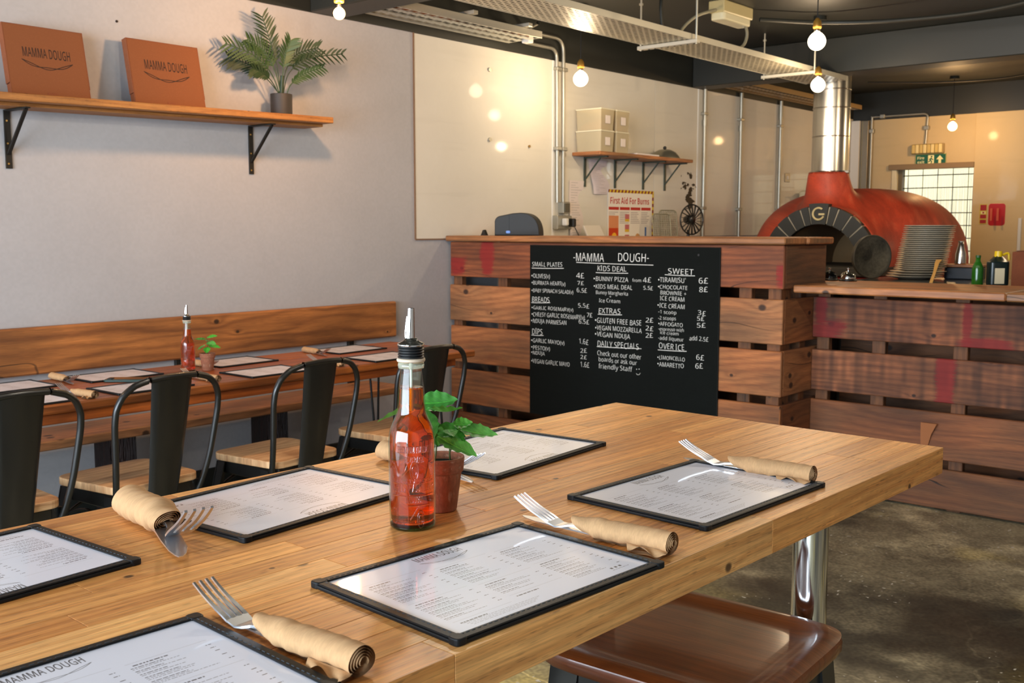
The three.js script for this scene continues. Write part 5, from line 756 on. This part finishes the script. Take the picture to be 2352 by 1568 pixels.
  mesh('clamp', box(FX + 0.14, FX + 0.175, 1.78, 1.80, FZ + 0.02, FZ + 0.05, 0, 0.003), galv, t);
}

// ================================================================ things on the pass
{
  const c = thing('worktop_return', 'wooden worktop return behind the tall counter end', 'worktop', [0, 0, 0]); mesh('board', box(-2.75, -2.286, 1.036, 1.073, -5.45, -5.222, 0, 0.005, 0.2, 0.1), counterTop, c); mesh('support', box(-2.70, -2.30, 0, 1.035, -5.42, -5.25, 0, 0.005), blackPaint, c);
  const bell = (x, z, lab, m) => { const t = thing('service_bell', lab, 'bell', [x, 1.0735, z], 0, 'service bells on the pass'); mesh('base', lathe([[0, 0], [0.046, 0], [0.047, 0.006], [0.042, 0.012], [0, 0.012]], 32), blackMetal, t); mesh('dome', lathe([[0.040, 0.013], [0.0405, 0.018], [0.037, 0.032], [0.027, 0.044], [0.012, 0.051], [0, 0.052]], 36), m, t); mesh('button', lathe([[0, 0.05], [0.004, 0.05], [0.004, 0.062], [0.008, 0.064], [0.007, 0.070], [0, 0.071]], 16), chrome, t); };
  bell(-2.345, -5.38, 'black domed service bell at the end of the lower counter', phy({ color: '#14181a', roughness: 0.12, metalness: 0.6, clearcoat: 0.6 })); bell(-2.235, -5.36, 'shiny chrome service bell beside the black bell', chrome);
  const tk = thing('pepper_mill', 'tall slim dark and clear pepper mill behind the black bell', 'pepper mill', [-2.41, 1.0735, -5.36]); mesh('body', lathe([[0, 0], [0.022, 0], [0.022, 0.005], [0.017, 0.012], [0.017, 0.10], [0, 0.10]], 24), phy({ color: '#b8a888', roughness: 0.1, transmission: 0.6, thickness: 0 }), tk); mesh('band', T(lathe([[0, 0], [0.018, 0], [0.018, 0.02], [0, 0.02]], 24), 0, 0.10, 0), chrome, tk); mesh('top', T(lathe([[0, 0], [0.017, 0], [0.020, 0.02], [0.019, 0.06], [0.012, 0.078], [0, 0.08]], 24), 0, 0.12, 0), vinyl, tk); mesh('shaft', rod([0, 0.005, 0], [0, 0.1, 0], 0.003), steel, tk);
  // stack of plates
  const glaze = phy({ color: '#b3a994', roughness: 0.3, clearcoat: 0.5, clearcoatRoughness: 0.1 }), PG = lathe([[0, 0.003], [0.075, 0.003], [0.080, 0], [0.084, 0.003], [0.10, 0.006], [0.143, 0.0165], [0.1465, 0.018], [0.1468, 0.0195], [0.1455, 0.0205], [0.142, 0.0202], [0.10, 0.0105], [0.085, 0.0075], [0, 0.0075]], 48), n = 26, q = rng(19);
  let y = 1.0585;
  for (let i = 0; i < n; i++) { const k = i < 3 ? 1.06 : 0.96, pl = solo('dinner_plate', PG, glaze, 'pale grey dinner plate in the tall leaning stack on the prep bench', 'plate', 'stacked dinner plates'); pl.scale.set(k, 1, k); pl.position.set(-2.135 + 0.0022 * i * 0.78 + (q() - 0.5) * 0.006 + (i < 4 ? -0.006 * (4 - i) : 0), y, -6.13 - 0.0022 * i * 0.62 + (q() - 0.5) * 0.006); y += i < 3 ? 0.0142 : 0.0112; }
  const panT = dataTex(128, 128, (u, v, o) => { const n = fbm(u, v, 5, 5, 411, 5), f = vn(u * 60, v * 60, 60, 60, 412), s = 0.7 + 0.9 * (n - 0.5) + 0.2 * (f - 0.5); o[0] = 112 * s; o[1] = 104 * s; o[2] = 86 * s; });
  const pan = thing('pizza_pan', 'round dark metal pan standing on edge against the plate stack', 'pan', [-2.375, 1.186, -6.02], rad(56)); mesh('disc', T(lathe([[0, -0.016], [0.112, -0.016], [0.124, -0.012], [0.1275, 0.004], [0.1275, 0.016], [0.122, 0.018], [0.114, 0.012], [0.06, 0.009], [0, 0.009]], 48), 0, 0, 0, Math.PI / 2), std({ map: panT, color: '#ffffff', roughness: 0.5, metalness: 0.3, bumpMap: terracottaT, bumpScale: 0.001 }), pan);
  const sv = thing('wooden_spoon', 'light wooden spatula leaning on the plate stack', 'spatula', [-1.905, 1.0585, -5.66]); mesh('handle', sweep([[0, 0.003, 0, 0.016, 0.006], [-0.05, 0.05, -0.20, 0.014, 0.008], [-0.085, 0.10, -0.34, 0.022, 0.006], [-0.095, 0.115, -0.40, 0.03, 0.005]], [0.97, 0, -0.24]), std({ color: '#c89a52', roughness: 0.6 }), sv);
  const gb = thing('green_bottle', 'short green glass bottle on the prep bench', 'bottle', [-1.665, 1.0585, -5.64]); mesh('glass', lathe([[0, 0], [0.026, 0], [0.028, 0.005], [0.028, 0.09], [0.018, 0.115], [0.012, 0.125], [0.012, 0.145], [0, 0.145]], 32), phy({ color: '#3f9a2a', roughness: 0.08, transmission: 0.7, thickness: 0.02, ior: 1.45, attenuationColor: new THREE.Color('#2f8a1a'), attenuationDistance: 0.02 }), gb); mesh('cap', T(new THREE.CylinderGeometry(0.013, 0.013, 0.012, 20), 0, 0.149, 0), std({ color: '#1d4a1a', roughness: 0.5 }), gb);
  const ob = thing('oil_can', 'squat dark oil can with yellow cap and pale label', 'oil can', [-1.585, 1.0585, -5.70], rad(40)); mesh('body', T(slab(0.10, 0.07, 0.125, 0.015, 0.008), 0, 0.125, 0), std({ color: '#12211f', roughness: 0.3 }), ob); mesh('shoulder', T(lathe([[0.05, 0], [0.02, 0.03], [0, 0.03]], 4), 0, 0.122, 0, 0, rad(45)), std({ color: '#12211f', roughness: 0.3 }), ob); mesh('label', box(-0.03, 0.02, 0.01, 0.09, 0.035, 0.037, 0, 0.001), std({ color: '#d6c8a4', roughness: 0.6 }), ob); mesh('cap', T(new THREE.CylinderGeometry(0.018, 0.020, 0.028, 20), 0, 0.162, 0), std({ color: '#d8b40c', roughness: 0.4 }), ob); mesh('handle', tube([[0.02, 0.155, 0], [0.05, 0.165, 0], [0.055, 0.13, 0]], 0.006, 14, 6), std({ color: '#d8b40c', roughness: 0.4 }), ob);
  const bx = thing('carton', 'plain brown cardboard carton at the right of the prep bench', 'carton', [-1.40, 1.0585, -5.74], rad(4)); mesh('body', box(-0.11, 0.13, 0, 0.175, -0.10, 0.09, 0, 0.002), tint(cardboard, '#e8d8c8'), bx); mesh('lid_flap', box(-0.11, 0.13, 0.1755, 0.179, -0.10, -0.01, 0, 0.001), tint(cardboard, '#e8d8c8'), bx); mesh('tape', box(-0.111, 0.131, 0.176, 0.1765, -0.01, 0.02, 0), tint(cardboard, '#c8a888'), bx);
  const bd = thing('dough_tray', 'black tray with a wooden lid on the bench beyond the plates', 'tray', [-2.06, 1.0585, -6.85 + 0.5]); bd.position.set(-1.93, 1.0585, -6.30); mesh('tub', T(slab(0.20, 0.14, 0.07, 0.02, 0.006), 0, 0.07, 0), std({ color: '#15181f', roughness: 0.5 }), bd); mesh('lid', box(-0.105, 0.105, 0.0705, 0.086, -0.075, 0.075, 0, 0.003), counterTop, bd);
  const ut = thing('steel_canister', 'steel canister standing on the dough tray lid', 'canister', [-1.965, 1.1455, -6.32]); mesh('body', lathe([[0, 0], [0.03, 0], [0.032, 0.004], [0.03, 0.06], [0.018, 0.10], [0.014, 0.13], [0, 0.13]], 28), steel, ut); mesh('rim', T(new THREE.TorusGeometry(0.015, 0.003, 8, 24), 0, 0.13, 0, Math.PI / 2), steel, ut);
}

scene.traverse((o) => { if (o.isMesh) { o.castShadow = true; o.receiveShadow = true; } });
renderer.render(scene, camera);
